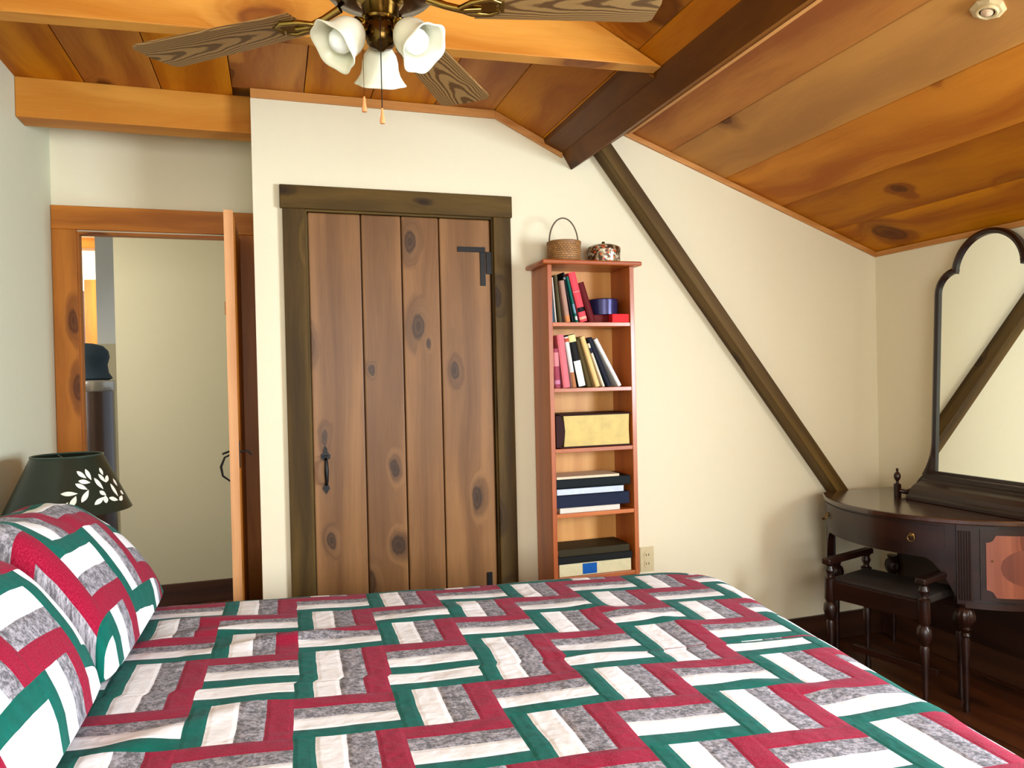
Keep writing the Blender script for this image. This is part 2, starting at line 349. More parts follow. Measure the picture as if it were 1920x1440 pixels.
# closet / back wall with the closet opening
DX0, DX1, DZ = .125, .915, E_(.685)
m = MB()
m.box((X0, D, 0), (DX0, D+.12, 2.9), p=0); m.box((DX0, D, DZ), (DX1, D+.12, 2.9), p=0); m.box((DX1, D, 0), (XR+.3, D+.12, 2.9), p=0)
struct(m.build('wall_back', 'wall'), 'cream wall holding the closet door and the bookcase', 'wall')
m = MB(); m.box((X0, D+.12, 0), (X0+.1, D2+.1, 2.9), p=0)
struct(m.build('wall_closet_side', 'wall'), 'closet side wall facing the doorway recess', 'wall')
m = MB(); m.box((X0+.1, D+.7, 0), (1.2, D+.8, 2.9), p=0)
struct(m.build('wall_closet_inner', 'wall'), 'inner wall inside the closet', 'wall')
# recess wall with the doorway
OX0, OX1, OZ = -.789, -.156, E_(.665)
m = MB()
m.box((XL-.1, D2, 0), (OX0, D2+.035, 2.9), p=0); m.box((OX0, D2, OZ), (OX1, D2+.035, 2.9), p=0); m.box((OX1, D2, 0), (X0+.1, D2+.035, 2.9), p=0)
struct(m.build('wall_doorway', 'wall'), 'cream wall above the open doorway', 'wall')
m = MB(); m.box((XL-.12, YB-.1, 0), (XL, D2, 2.9), p=0)
struct(m.build('wall_left', 'wall_shaded'), 'cream wall at the left, green grey shade mixed into its colour', 'wall')
# right knee wall with window
m = MB(); a, b, c, d = WR
m.box((XR, YB-.1, 0), (XR+.22, a, 2.4), p=0); m.box((XR, b, 0), (XR+.22, D+.1, 2.4), p=0); m.box((XR, a, 0), (XR+.22, b, c), p=0); m.box((XR, a, d), (XR+.22, b, 2.4), p=0)
struct(m.build('wall_right', 'wall'), 'cream knee wall behind the vanity mirror', 'wall')
m = MB(); a, b, c, d = WB
m.box((XL-.1, YB-.1, 0), (a, YB, 2.9), p=0); m.box((b, YB-.1, 0), (XR+.2, YB, 2.9), p=0); m.box((a, YB-.1, 0), (b, YB, c), p=0); m.box((a, YB-.1, d), (b, YB, 2.9), p=0)
struct(m.build('wall_rear', 'wall'), 'cream wall behind the viewpoint', 'wall')
# windows (both outside the frame: sash only)
def window(n, pts, axis, at):
    a, b, c, d = pts; m = MB(); w = .04
    def bx(p0, p1, q0, q1):
        if axis == 0: m.box((at-.015, p0, q0), (at+.015, p1, q1), axis=2)
        else: m.box((p0, at-.015, q0), (p1, at+.015, q1), axis=2)
    bx(a, a+w, c, d); bx(b-w, b, c, d); bx(a+w, b-w, c, c+w); bx(a+w, b-w, d-w, d); bx((a+b)/2-.012, (a+b)/2+.012, c+w, d-w); bx(a+w, b-w, (c+d)/2-.015, (c+d)/2+.015)
    struct(m.build('window_%d' % n, 'trim'), 'wooden window sash', 'window')
window(1, WR, 0, XR+.17); window(2, WB, 1, YB-.07)
# ceiling boards
m = MB(); g = .0015
seams = [XL-.01, -.655, -.391, -.13, .138, .40, .665, .927]
for a, b in zip(seams, seams[1:]):
    m.box((a+g, YB, ZF), (b-g, D2 if b < 0 else D, ZF+.02), axis=1)
m.box((-.064, D, ZF), (.138, D2, ZF+.02), axis=1)
def slope_board(x0, x1, zf, y0, y1, th=.02, p=None):
    m.prism([(x0+g, zf(x0+g)), (x1-g, zf(x1-g)), (x1-g, zf(x1-g)+th), (x0+g, zf(x0+g)+th)], y0, y1, axis=1, grain=1, p=p)
for a, b in zip([.927, 1.142], [1.142, 1.30]): slope_board(a, b, zl, YB, D)
for a, b in zip([1.46, 1.773, 2.064, 2.383, 2.68], [1.773, 2.064, 2.383, 2.68, 3.06]): slope_board(a, b, zr, YB, D, p=61.7 if a == 1.773 else None)
m.box((XL-.1, YB-.1, ZF+.03), (.93, D2+.12, ZF+.06), axis=1)
m.prism([(.92, ZF+.03), (1.36, ZF-.15), (1.36, ZF-.10), (.92, ZF+.08)], YB-.1, D, axis=1, grain=1)
m.prism([(1.30, zr(1.30)+.03), (3.2, zr(3.2)+.03), (3.2, zr(3.2)+.08), (1.30, zr(1.30)+.08)], YB-.1, D+.1, axis=1, grain=1)
struct(m.build('ceiling', 'ceil', bevel=.0025), 'orange pine plank ceiling with knots', 'ceiling')
# wall-top trims
m = MB(); m.box((X0, D-.014, ZF-.036), (.927, D, ZF-.001), axis=0)
struct(m.build('trim_1', 'trim', bevel=.002), 'flat pine strip above the closet wall', 'trim')
def slope_trim(n, x0, x1, zf, lab, h=.034):
    m = MB(); m.prism([(x0, zf(x0)-.001), (x1, zf(x1)-.001), (x1, zf(x1)-h), (x0, zf(x0)-h)], D-.014, D, axis=1, grain=0)
    struct(m.build('trim_%d' % n, 'trim', bevel=.002), lab, 'trim')
slope_trim(2, .927, 1.235, zl, 'short sloping pine strip left of the purlin')
slope_trim(3, 1.54, XR, zr, 'long sloping pine strip right of the purlin', .026)
m = MB(); m.box((XR-.014, YB, ZK-.026), (XR, D-.014, ZK-.001), axis=1)
struct(m.build('trim_4', 'trim', bevel=.002), 'pine strip along the top of the knee wall', 'trim')
# baseboards
def baseb(n, lo, hi, ax):
    struct(MB().box(lo, hi, axis=ax).build('baseboard_'+n, 'base', bevel=.003), 'dark wooden baseboard '+n.replace('_', ' '), 'baseboard')
baseb('back', (1.50, D-.015, 0), (XR-.001, D, .13), 0); baseb('right', (XR-.015, YB, 0), (XR, D-.016, .13), 1)
baseb('left', (XL, YB, 0), (XL+.015, D2-.02, .13), 1)
baseb('back_left', (X0, D-.015, 0), (.03, D, .13), 0)

# ------------------------------------------------------------------ beams
m = MB(); m.prism([(1.2235, E_(1.004)), (1.2784, E_(.915)), (1.553, E_(1.098)), (1.50, E_(1.19)), (1.24, E_(1.10))], YB, D, axis=1, grain=1)
tag(m.build('roof_beam', 'purlin', bevel=.004), 'dark brown beam running lengthwise under the sloping ceiling towards the viewer', 'beam')
m = MB(); m.prism([(1.146, zl(1.146)), (1.225, E_(1.003)), (1.232, E_(.985)), (1.152, zl(1.152)-.018)], 2.22, D, axis=1, grain=1)
tag(m.build('wood_strip', 'purlin', bevel=.002), 'narrow dark strip alongside the lengthwise roof beam, behind the cross tie', 'strip')
m = MB(); m.prism([(XL, E_(.935)), (1.2235, E_(.998)), (.927, ZF), (XL, ZF)], 2.157, 2.215, axis=1, grain=0)
tag(m.build('cross_tie', 'beam', bevel=.003), 'light pine cross tie spanning the ceiling behind the fan, its end cut to the slope', 'beam')
m = MB(); m.prism([(XL, E_(1.0)), (X0, E_(1.0)), (X0, ZF), (XL, ZF)], 3.1587, 3.27, axis=1, grain=0)
tag(m.build('header_beam', 'beam', bevel=.004), 'short pine beam with a long check above the open doorway', 'beam')
m = MB(); m.prism([(1.548, E_(1.090)), (1.572, E_(1.094)), (1.572, E_(1.101)), (1.548, E_(1.101))], YB, D-.015, axis=1, grain=1)
struct(m.build('trim_6', 'trim', bevel=.001), 'thin light strip along the right lower edge of the roof beam', 'trim')
# diagonal brace: two-faced timber on the wall
a = Vector((1.385, D-.045, E_(.985))); b_ = Vector((2.66, D-.045, E_(-.665)))
dr = (b_-a).normalized(); ln = (b_-a).length
Mx = Matrix(((dr.x, 0, dr.z, 0), (0, 1, 0, 0), (dr.z, 0, -dr.x, 0), (0, 0, 0, 1)))   # x along, z perpendicular (down-left .. up-right)
m = MB(); m.box((-.05, -.045, -.028), (ln+.08, .0445, .03), axis=0, mat=T(a+Vector((.03, 0, .015))) @ Mx)
tag(m.build('diagonal_brace', 'brace', bevel=.004), 'dark diagonal timber brace running down the cream wall from roof beam to vanity', 'beam')

# ------------------------------------------------------------------ closet door (door_1)
d1 = bpy.data.objects.new('door_1', None); COL.objects.link(d1); d1.location = (.52, D, 0); struct(d1, 'weathered plank closet door with black iron latch and dark casing', 'door')
inv = T(-Vector(d1.location))
m = MB(); g2 = .002
px = [.1389, .349, .514, .673, .8988]
for i, (a, b) in enumerate(zip(px, px[1:])):
    m.box((a+g2, D+.004, .012), (b-g2, D+.034, E_(.678)), axis=2, mat=inv)
m.box((.142, D+.03, .012), (.896, D+.045, E_(.678)), axis=2, mat=inv, p=.3)
m.build('door_leaf', 'door_pine', d1, bevel=.005)
m = MB(); ZC = E_(.778)
m.box((.0355, D-.024, E_(.687)), (.9912, D, ZC), axis=0, mat=inv)
m.build('head_casing', 'dark_casing', d1, bevel=.003)
for a, b in ((.045, .128), (.907, .985)):
    MB().box((a, D-.02, 0), (b, D, E_(.687)), axis=2, mat=inv).build('side_casing', 'dark_casing', d1, bevel=.003)
m = MB(); m.box((.128, D-.006, 0), (.1375, D+.05, E_(.687)), axis=2, mat=inv).box((.9, D-.006, 0), (.908, D+.05, E_(.687)), axis=2, mat=inv).box((.1375, D-.006, E_(.679)), (.9, D+.05, E_(.687)), axis=0, mat=inv)
m.build('door_jamb', 'dark_casing', d1)
# thumb latch
h = MB(); cx, zt, zb = .188, E_(-.262), E_(-.452)
def plate(m, pts, y0, y1): m.prism([(cx+p_, q) for p_, q in pts], y0, y1, axis=1, grain=2, mat=inv)
z1 = zt-.035
plate(h, [(-.006, z1-.02), (-.018, z1-.012), (-.019, z1+.002), (-.008, z1+.012), (-.006, zt-.006), (0, zt+.004), (.006, zt-.006), (.008, z1+.012), (.019, z1+.002), (.018, z1-.012), (.006, z1-.02)], D-.002, D+.004)
z2 = zb+.022
plate(h, [(-.005, z2+.024), (-.014, z2), (0, zb), (.014, z2), (.005, z2+.024)], D-.002, D+.004)
h.tube([(cx, D+.002, z1-.012), (cx, D-.03, z1-.022), (cx, D-.04, (zt+zb)/2), (cx, D-.03, z2+.028), (cx, D+.002, z2+.014)], [.005, .007, .009, .007, .005], mat=inv)
hd = h.build('latch_handle', 'iron', d1, smooth=True)
MB().box((cx-.009, D-.03, z1-.004), (cx+.009, D+.002, z1), axis=0, mat=inv).build('thumb_piece', 'iron', hd)
# HL hinge
m = MB(); zt = E_(.56)
m.box((.752, D-.001, zt-.022), (.873, D+.005, zt), axis=0, mat=inv).box((.850, D-.001, zt-.165), (.873, D+.005, zt-.022), axis=2, mat=inv)
hh = m.build('strap_hinge', 'iron', d1, bevel=.001)
m = MB(); m.box((.876, D-.004, zt-.115), (.906, D+.004, zt-.02), axis=2, mat=inv).build('hinge_wing', 'iron', hh, bevel=.001)
m = MB(); m.box((.752, D-.001, .35), (.873, D+.005, .372), axis=0, mat=inv).box((.850, D-.001, .372), (.873, D+.005, .515), axis=2, mat=inv).build('strap_hinge', 'iron', d1, bevel=.001)

# ------------------------------------------------------------------ open doorway (door_2)
d2 = bpy.data.objects.new('door_2', None); COL.objects.link(d2); d2.location = (-.47, D2, 0); struct(d2, 'open entry door seen edge on with orange pine casing', 'door')
inv = T(-Vector(d2.location))
MB().box((XL+.001, D2-.02, E_(.672)), (X0-.001, D2, E_(.772)), axis=0, mat=inv).build('head_casing', 'casing', d2, bevel=.003)
for a, b in ((XL+.001, OX0), (OX1, X0-.001)):
    MB().box((a, D2-.019, 0), (b, D2, E_(.672)), axis=2, mat=inv).build('side_casing', 'casing', d2, bevel=.003)
m = MB(); m.box((OX0, D2-.01, 0), (OX0+.008, D2+.037, OZ), axis=2, mat=inv).box((OX1-.008, D2+.0, 0), (OX1, D2+.037, OZ), axis=2, mat=inv).box((OX0+.008, D2-.01, OZ-.012), (OX1-.008, D2+.037, OZ), axis=0, mat=inv)
m.build('door_jamb', 'casing', d2)
m = MB()
for a, b in ((2.965, 3.17), (3.17, 3.38), (3.38, 3.585)):
    m.box((-.166, a+.001, .012), (-.134, b-.001, E_(.647)), axis=2, mat=inv)
lf = m.build('door_leaf', 'casing', d2, bevel=.003)
MB().box((-.1665, 2.9595, .012), (-.1335, 2.965, E_(.6472)), axis=2, mat=inv).build('leaf_edge', 'leaf_edge', lf)
m = MB(); z0 = E_(-.27); x0 = -.166
m.tube([(x0, 3.03, z0), (x0-.022, 3.03, z0-.01), (x0-.036, 3.03, z0-.045), (x0-.03, 3.03, z0-.08), (x0, 3.03, z0-.105)], [.003, .004, .005, .004, .003], mat=inv)
m.box((x0-.003, 3.018, z0-.15), (x0, 3.042, z0+.03), axis=2, mat=inv); m.tube([(x0, 3.03, z0+.014), (x0-.03, 3.03, z0+.003)], .004, mat=inv)
m.build('door_handle', 'iron', lf, smooth=True)
m = MB(); m.box((-.134, 3.0, z0-.05), (-.131, 3.03, z0+.05), axis=2, mat=inv); m.tube([(-.133, 3.02, z0+.01), (-.105, 3.02, z0+.012), (-.09, 3.02, z0-.004)], .004, mat=inv)
m.build('thumb_latch', 'iron', lf, smooth=True)
m = MB()
m.box((-.172, 3.0, E_(.26)), (-.166, 3.012, E_(.31)), axis=2, mat=inv); m.build('wood_stop', 'casing', lf)

# ------------------------------------------------------------------ hallway beyond
m = MB(); m.box((-.905, 4.99, 0), (1.2, 5.09, 2.9), p=0)
struct(m.build('wall_hall', 'hall'), 'tan hallway wall seen through the doorway', 'wall')
m = MB(); m.box((-.89, 4.975, 0), (1.2, 4.99, .13), axis=0)
struct(m.build('baseboard_hall', 'base', bevel=.003), 'dark baseboard on the hallway wall', 'baseboard')
m = MB(); m.box((-1.25, 6.22, E_(-1.35)), (-.9, 6.3, 2.9), p=0)
struct(m.build('wall_hall_white', 'white'), 'white wall end beyond the hallway', 'wall')
m = MB(); m.box((-1.4, 6.05, 0), (-.9, 6.12, E_(.31)), p=0)
struct(m.build('wall_hall_low', 'hall'), 'low wall beyond the hallway', 'wall')
m = MB(); m.box((-3.2, 8.2, 0), (1.0, 8.3, 2.9), p=0); m.box((-3.3, 5.0, 0), (-3.2, 8.3, 2.9), p=0)
struct(m.build('wall_far', 'wall'), 'bright cream wall of the far room', 'wall')
m = MB(); m.box((-3.3, D2+.12, 2.75), (1.0, 8.3, 2.85), p=0)
struct(m.build('ceiling_hall', 'hall'), 'hallway ceiling', 'ceiling')
m = MB(); m.box((-2.6, D2+.12, 0), (-2.5, 5.4, 2.9), p=0)
struct(m.build('wall_hall_left', 'hall'), 'hallway side wall', 'wall')
m = MB(); m.box((-2.2, 7.85, E_(1.30)), (-1.2, 8.0, E_(1.62)), axis=0)
struct(m.build('trim_5', 'casing'), 'dark wooden beam in the far room', 'trim')
# far door: orange casing with a dark gap
d3 = bpy.data.objects.new('door_3', None); COL.objects.link(d3); d3.location = (-1.9, 8.15, 0); struct(d3, 'orange pine door in the far room', 'door')
inv = T(-Vector(d3.location))
MB().box((-1.735, 8.12, 0), (-1.45, 8.195, E_(1.04)), axis=2, mat=inv).build('side_casing', 'casing', d3, bevel=.004)
MB().box((-2.4, 8.13, 0), (-1.735, 8.195, E_(.93)), axis=2, mat=inv).build('door_leaf', 'base', d3)
# dark cabinet in the hall
hc = thing('hall_cabinet', 'dark glossy round fronted cabinet standing in the hallway beyond the doorway', 'cabinet', (-1.17, 5.42, 0))
m = MB(); m.lathe([(.17, 0), (.17, E_(-.03)), (.16, E_(-.025))], 48); m.build('cabinet_body', plain('dark_lacquer', srgb(66, 42, 32), .3, .0, noise_amt=.25, scale=6, coat=.3), hc, smooth=True)
m = MB(); m.lathe([(.172, E_(-.03)), (.178, E_(-.022)), (.178, E_(.033)), (.168, E_(.041))], 48); m.build('cabinet_rim', plain('silver_rim', srgb(170, 162, 150), .25, .5), hc, smooth=True)
# dark blue bag on it
m = MB()
def blob(a, t): return .10*math.sin(2*a+.8)*math.sin(PI*t)+.05*math.sin(3*a)
m.lathe([(.001, 0), (.13, 0), (.148, .012), (.125, .05), (.118, .10), (.13, .15), (.125, .19), (.10, .222), (.05, .238), (.001, .24)], 40, T((-1.165, 5.40, E_(.042))), wob=blob, cap=False)
bag = tag(m.build('cloth_bag', plain('dark_blue_cloth', srgb(34, 50, 60), .8, noise_amt=.2, scale=14), None, smooth=True), 'dark blue soft cloth bag slumped on top of the hallway cabinet', 'bag')

# ------------------------------------------------------------------ outlet
o = thing('wall_outlet', 'almond wall outlet just right of the bookcase, above the quilt', 'outlet', (1.612, D, E_(-.85)))
MB().box((-.035, -.006, -.057), (.035, 0, .057), axis=2).build('cover_plate', 'outlet', o, bevel=.002)
for s_ in (-1, 1):
    m = MB(); m.lathe([(.0001, 0), (.016, 0), (.017, .003)], 24, T((0, -.0055, s_*.02)) @ Rx(R(90)) ); r_ = m.build('socket_face', 'outlet', o, smooth=True)
    m = MB(); m.box((-.008, -.0095, s_*.02-.004), (-.005, -.0083, s_*.02+.006)); m.box((.005, -.0095, s_*.02-.004), (.008, -.0083, s_*.02+.006)); m.build('socket_slots', 'slot', r_)

# ------------------------------------------------------------------ bookcase
BX0, BX1, BY0, BY1 = 1.080, 1.474, D-.20, D-.004
bc = thing('bookcase', 'tall narrow orange pine bookcase against the cream wall beside the closet', 'bookcase', ((BX0+BX1)/2, (BY0+BY1)/2, 0))
inv = T(-Vector(bc.location)); ZT = E_(.462)
for a, b in ((BX0, BX0+.020), (BX1-.020, BX1)):
    MB().box((a, BY0, 0), (b, BY1, ZT), axis=2, mat=inv).build('side_panel', 'bookcase', bc, bevel=.002)
MB().prism([(BX0-.028, BY0-.026), (BX1+.028, BY0-.026), (BX1+.028, BY1+.0), (BX0-.028, BY1)], ZT, ZT+.019, axis=2, grain=0, mat=inv).build('top_board', 'bookcase', bc, bevel=.006)
SH = [E_(z) for z in (.224, -.050, -.302, -.573, -.838, -1.10)]
for z in SH:
    MB().box((BX0+.02, BY0+.002, z-.017), (BX1-.02, BY1-.012, z), axis=0, mat=inv).build('shelf', 'bookcase', bc, bevel=.0015)
MB().box((BX0+.02, BY1-.01, .01), (BX1-.02, BY1, ZT), axis=2, mat=inv).build('back_panel', 'case_back', bc)
MB().box((BX0+.02, BY0+.01, 0), (BX1-.02, BY0+.022, .06), axis=0, mat=inv).build('plinth', 'bookcase', bc)

# ------------------------------------------------------------------ books
_bm = {}
def bookmat(c):
    if c not in _bm: _bm[c] = plain('book_cover_%d_%d_%d' % c, srgb(*c), .6, noise_amt=.1, scale=30, spec=.15)
    return _bm[c]
def book(x, z, th, h, tilt, col, label, dep=.15, yf=BY0+.012, bands=(), group=None, pages='pages', wave=0):
    """upright book, spine outwards; tilt leans it to the left. x = lower left corner"""
    o = thing('book', label, 'book', (x, yf, z), group)
    o.rotation_euler = (0, -R(tilt), 0); c = .0022
    m = MB(); m.prism([(0, .004), (th*.25, .0), (th*.75, .0), (th, .004), (th, dep), (th-c, dep), (th-c, .008), (c, .008), (c, dep), (0, dep)], 0, h, axis=2, grain=2)
    m.build('cover', bookmat(col), o)
    MB().box((c, .009, .003), (th-c, dep-.004, h-.003), axis=2).build('pages', pages, o)
    for (z0, z1, bc_) in bands:
        MB().prism([(-.0003, .004), (th*.25, -.0006), (th*.75, -.0006), (th+.0003, .004), (th*.5, .003)], h*z0, h*z1, axis=2, grain=2).build('title_band', bookmat(bc_), o)
    return o
def row(z, x, books, grp):
    px_, pt, ph, pth = None, 0, 0, 0
    for (th, h, tilt, col, label, bands, yo) in books:
        if px_ is not None:
            a, b = R(pt), R(tilt)
            xr = px_+pth/math.cos(a)+.001
            tx, tz = px_-ph*math.sin(a)+pth*math.cos(a), ph*math.cos(a)+pth*math.sin(a)
            hh_ = h*math.cos(b)
            if tz <= hh_: need = tx+tz*math.tan(b)
            else:   # shorter than its neighbour: its top left corner rests on it
                need = px_+pth/math.cos(a)-hh_*math.tan(a)+h*math.sin(b)
            x = max(xr, need+.0015)
        book(x, z+.0004, th, h, tilt, col, label, yf=BY0+.010+yo, bands=bands, group=grp)
        px_, pt, ph, pth = x, tilt, h, th
row(SH[0], 1.1085, [
    (.013, .150, 2.5, (20, 96, 122), 'short teal book at the left end of the top shelf', (), .03),
    (.007, .190, 4, (226, 220, 206), 'very thin off-white book beside the teal one on the top shelf', (), .03),
    (.015, .200, 5.5, (84, 76, 50), 'olive brown book on the top shelf between off-white and tan ones', (), .02),
    (.020, .175, 8, (172, 134, 116), 'dusty tan book on the top shelf with orange foot of spine', ((0, .16, (206, 132, 78)),), .004),
    (.010, .212, 10.5, (20, 18, 24), 'tall thin black book on the top shelf beside the tan one', ((.86, .9, (150, 150, 150)),), .012),
    (.010, .195, 12, (18, 106, 94), 'thin green book with pale label on the top shelf left of the red one', ((.05, .13, (226, 226, 220)), (.2, .4, (120, 160, 180))), .006),
    (.031, .212, 14, (226, 72, 84), 'thick pinkish red book with a black label band on the top shelf', ((.20, .29, (14, 10, 12)), (.6, .615, (240, 150, 140)), (.05, .10, (245, 170, 140))), 0),
    (.027, .172, 17, (92, 10, 14), 'dark maroon book leaning last on the top shelf', (), .004)], 'books leaning on the top shelf')
row(SH[1], 1.109, [
    (.024, .165, 2.5, (150, 62, 80), 'short mottled rose book at the left end of the second shelf', ((.55, .9, (206, 130, 134)), (.1, .2, (190, 120, 150))), .0),
    (.030, .222, 6.5, (214, 110, 118), 'tall plain pink book on the second shelf', (), .0),
    (.018, .215, 9, (214, 210, 206), 'grey white book with brown patterned foot on the second shelf', ((0, .3, (170, 112, 70)), (.9, .97, (190, 80, 50))), .0),
    (.030, .225, 11.5, (18, 16, 14), 'black book with yellow top and white lower spine on the second shelf', ((.86, .99, (236, 222, 150)), (.02, .5, (236, 236, 228))), 0),
    (.020, .205, 14, (78, 62, 26), 'olive brown book on the second shelf left of the cream one', (), .012),
    (.020, .222, 17.5, (230, 190, 124), 'cream yellow book on the second shelf', (), .002),
    (.010, .195, 20, (232, 220, 196), 'thin ivory book with small navy square on the second shelf', ((.78, .9, (30, 34, 60)),), .0),
    (.022, .222, 23, (18, 20, 34), 'navy black book on the second shelf under the leaning white one', (), .008),
    (.016, .228, 28.5, (232, 230, 226), 'white book leaning furthest over at the right of the second shelf', (), .0)], 'books leaning on the second shelf')
# round tin, maroon box, red box on top shelf
def lying(x0, x1, z0, z1, y0, y1, col, label, cat='book', pg='pages', group=None, spine='left', c=.003, rot=0):
    o = thing('book', label, cat, ((x0+x1)/2, (y0+y1)/2, z0), group, rotz=R(rot)); w, dd, hh_ = (x1-x0)/2, (y1-y0)/2, z1-z0
    m = MB(); m.box((-w, -dd, 0), (w, dd, c)); m.box((-w, -dd, hh_-c), (w, dd, hh_))
    if spine == 'left': m.box((-w, -dd, c), (-w+c, dd, hh_-c))
    elif spine == 'front': m.box((-w, -dd, c), (w, -dd+c, hh_-c))
    m.build('cover', bookmat(col), o, bevel=.0008)
    e_ = .004; MB().box((-w+c, -dd+(e_ if spine != 'front' else c), c), (w-e_, dd-e_, hh_-c)).build('pages', pg, o)
    return o
z = SH[0]
lying(1.300, 1.440, z+.0004, z+.036, BY0+.053, BY0+.165, (96, 14, 14), 'dark red book lying flat under the round navy tin', spine='front')
o = tag(MB().box((-.039, -.02, 0), (.039, .02, .036)).build('red_box', bookmat((222, 36, 40)), bevel=.002), 'small bright red box at the right end of the top shelf', 'box'); o.location = (1.412, BY0+.0275, z+.0004)
o.location.x = 1.4125
t_ = thing('round_tin', 'round navy blue tin on the dark red book on the top shelf', 'tin', (1.3755, BY0+.108, z+.0365))
M['navytin'] = plain('navy_tin', srgb(52, 48, 92), .25, .4, noise_amt=.2, scale=25)
MB().lathe([(.0001, 0), (.064, 0), (.066, .002), (.066, .045)], 40).build('tin_body', 'navytin', t_, smooth=True)
MB().lathe([(.0678, .040), (.0678, .066), (.064, .070), (.0001, .071)], 40, cap=False).build('tin_lid', 'navytin', t_, smooth=True)
# third shelf: one huge volume
o = thing('book', 'huge old gilt edged book lying flat, filling the third shelf', 'book', ((BX0+BX1)/2+.001, BY0+.095, SH[2]+.0004))
w, dd, hh_ = .172, .088, .142
m = MB(); m.box((-w, -dd, 0), (w, dd, .007)); m.box((-w, -dd, hh_-.007), (w, dd, hh_))
m.prism([(-w, .0), (-w-.0, hh_), (-w+.02, hh_), (-w+.036, hh_*.75), (-w+.040, hh_*.5), (-w+.036, hh_*.25), (-w+.02, 0)], -dd, dd, axis=1, grain=1)
m.build('cover', bookmat((44, 8, 8)), o, bevel=.002)
MB().prism([(-w+.037, .007), (-w+.043, hh_*.5), (-w+.037, hh_-.007), (w-.006, hh_-.007), (w-.008, hh_*.5), (w-.006, .007)], -dd+.006, dd-.006, axis=1, grain=0).build('pages', 'gilt', o)
# fourth shelf stack
z = SH[3]; g_ = 'books stacked flat on the fourth shelf'
lying(1.118, 1.392, z+.0004, z+.022, BY0+.012, BY0+.15, (214, 204, 190), 'off-white thin book at the bottom of the fourth shelf stack', spine='front', c=.002, group=g_)
lying(1.104, 1.440, z+.0226, z+.074, BY0+.016, BY0+.17, (20, 28, 52), 'thick navy binder in the lower half of the fourth shelf stack', spine='front', c=.003, group=g_)
lying(1.102, 1.415, z+.0745, z+.105, BY0+.008, BY0+.165, (16, 18, 24), 'black covered book showing pale bluish page edges, mid fourth shelf stack', spine='left', c=.003, pg=plain('bluish_pages', srgb(196, 204, 218), .7, noise_amt=.1, scale=60), group=g_)
lying(1.101, 1.445, z+.1055, z+.142, BY0+.014, BY0+.175, (12, 18, 20), 'black binder near the top of the fourth shelf stack', spine='front', c=.003, group=g_)
lying(1.106, 1.392, z+.1425, z+.153, BY0+.012, BY0+.15, (220, 200, 170), 'very thin beige book topping the fourth shelf stack', spine='front', c=.002, group=g_)
# fifth shelf
z = SH[4]; g_ = 'books stacked flat on the fifth shelf'
o = lying(1.110, 1.440, z+.0004, z+.052, BY0+.014, BY0+.16, (212, 200, 158), 'cream book with a blue label at the bottom of the fifth shelf', spine='front', c=.002, group=g_)
MB().box((-.06, -.0742, .004), (.005, -.0732, .048)).build('blue_label', bookmat((14, 84, 160)), o)
lying(1.104, 1.446, z+.0525, z+.082, BY0+.012, BY0+.17, (18, 18, 16), 'glossy black book in the fifth shelf stack', spine='front', c=.003, group=g_)
lying(1.110, 1.436, z+.0825, z+.112, BY0+.018, BY0+.17, (50, 42, 22), 'dark olive book on top of the fifth shelf stack', spine='front', c=.003, group=g_)
# basket and floral tin on top
zt = ZT+.0195
bk = thing('basket', 'small brown woven basket with tall hoop handle on top of the bookcase', 'basket', (1.190, D-.115, zt))
MB().lathe([(.0001, 0), (.066, 0), (.070, .006), (.0725, .04), (.071, .083), (.067, .083), (.066, .01), (.0001, .006)], 48, cap=False).build('basket_body', 'weave', bk, smooth=True)
MB().lathe([(.0725, .078), (.0735, .080), (.0735, .090), (.068, .092), (.067, .080)], 48, cap=False).build('basket_rim', plain('basket_rim_wood', srgb(132, 88, 40), .55), bk, smooth=True)
MB().tube([(.066*math.cos(a) if abs(math.cos(a)) > .05 else .066*math.cos(a), 0, .085+.108*math.sin(a)) for a in [PI*i/24 for i in range(25)]], .0032, 8).build('hoop_handle', plain('handle_wood', srgb(88, 68, 44), .5), bk, smooth=True)
ft = thing('round_tin', 'round floral patterned tin with domed lid on top of the bookcase', 'tin', (1.373, D-.118, zt))
MB().lathe([(.0001, 0), (.070, 0), (.0715, .003), (.0715, .055)], 48, cap=False).build('tin_body', 'floral', ft, smooth=True)
l_ = MB().lathe([(.0728, .05), (.0735, .052), (.0735, .067), (.070, .072), (.05, .081), (.02, .086), (.0001, .0865)], 48, cap=False).build('tin_lid', 'floral', ft, smooth=True)
MB().lathe([(.006, .084), (.008, .090), (.006, .097), (.0001, .099)], 16, cap=False).build('lid_knob', 'darkbrass', l_, smooth=True)

# ------------------------------------------------------------------ bed
BA = R(-8.2); e1 = Vector((math.cos(BA), math.sin(BA), 0)); e2 = Vector((math.sin(BA), -math.cos(BA), 0))
HO = Vector((-.80, 2.700, 0)); HA = .18               # far corner at the head
ZQ = E_(-.70); BL, BW = 2.325, 1.62
bed = thing('bed', 'double bed under the patchwork quilt, head at the left wall', 'bed', tuple(HO), rotz=BA)
def bedbox(nm, a0, a1, b0, b1, z0, z1, mt, bv=.02): MB().box((a0, -b1, z0), (a1, -b0, z1), axis=0).build(nm, mt, bed, bevel=bv)
M['ticking'] = plain('mattress_ticking', srgb(214, 208, 196), .9)
bedbox('mattress', HA+.01, BL-.12, .12, BW-.09, .34, ZQ-.05, 'ticking', .04); bedbox('box_spring', HA+.02, BL-.10, .10, BW-.10, .20, .338, 'ticking', .01)
for a in (.22, BL-.2):
    for b in (.14, BW-.22): bedbox('leg', a, a+.06, b, b+.06, 0, .199, 'mahog', .004)
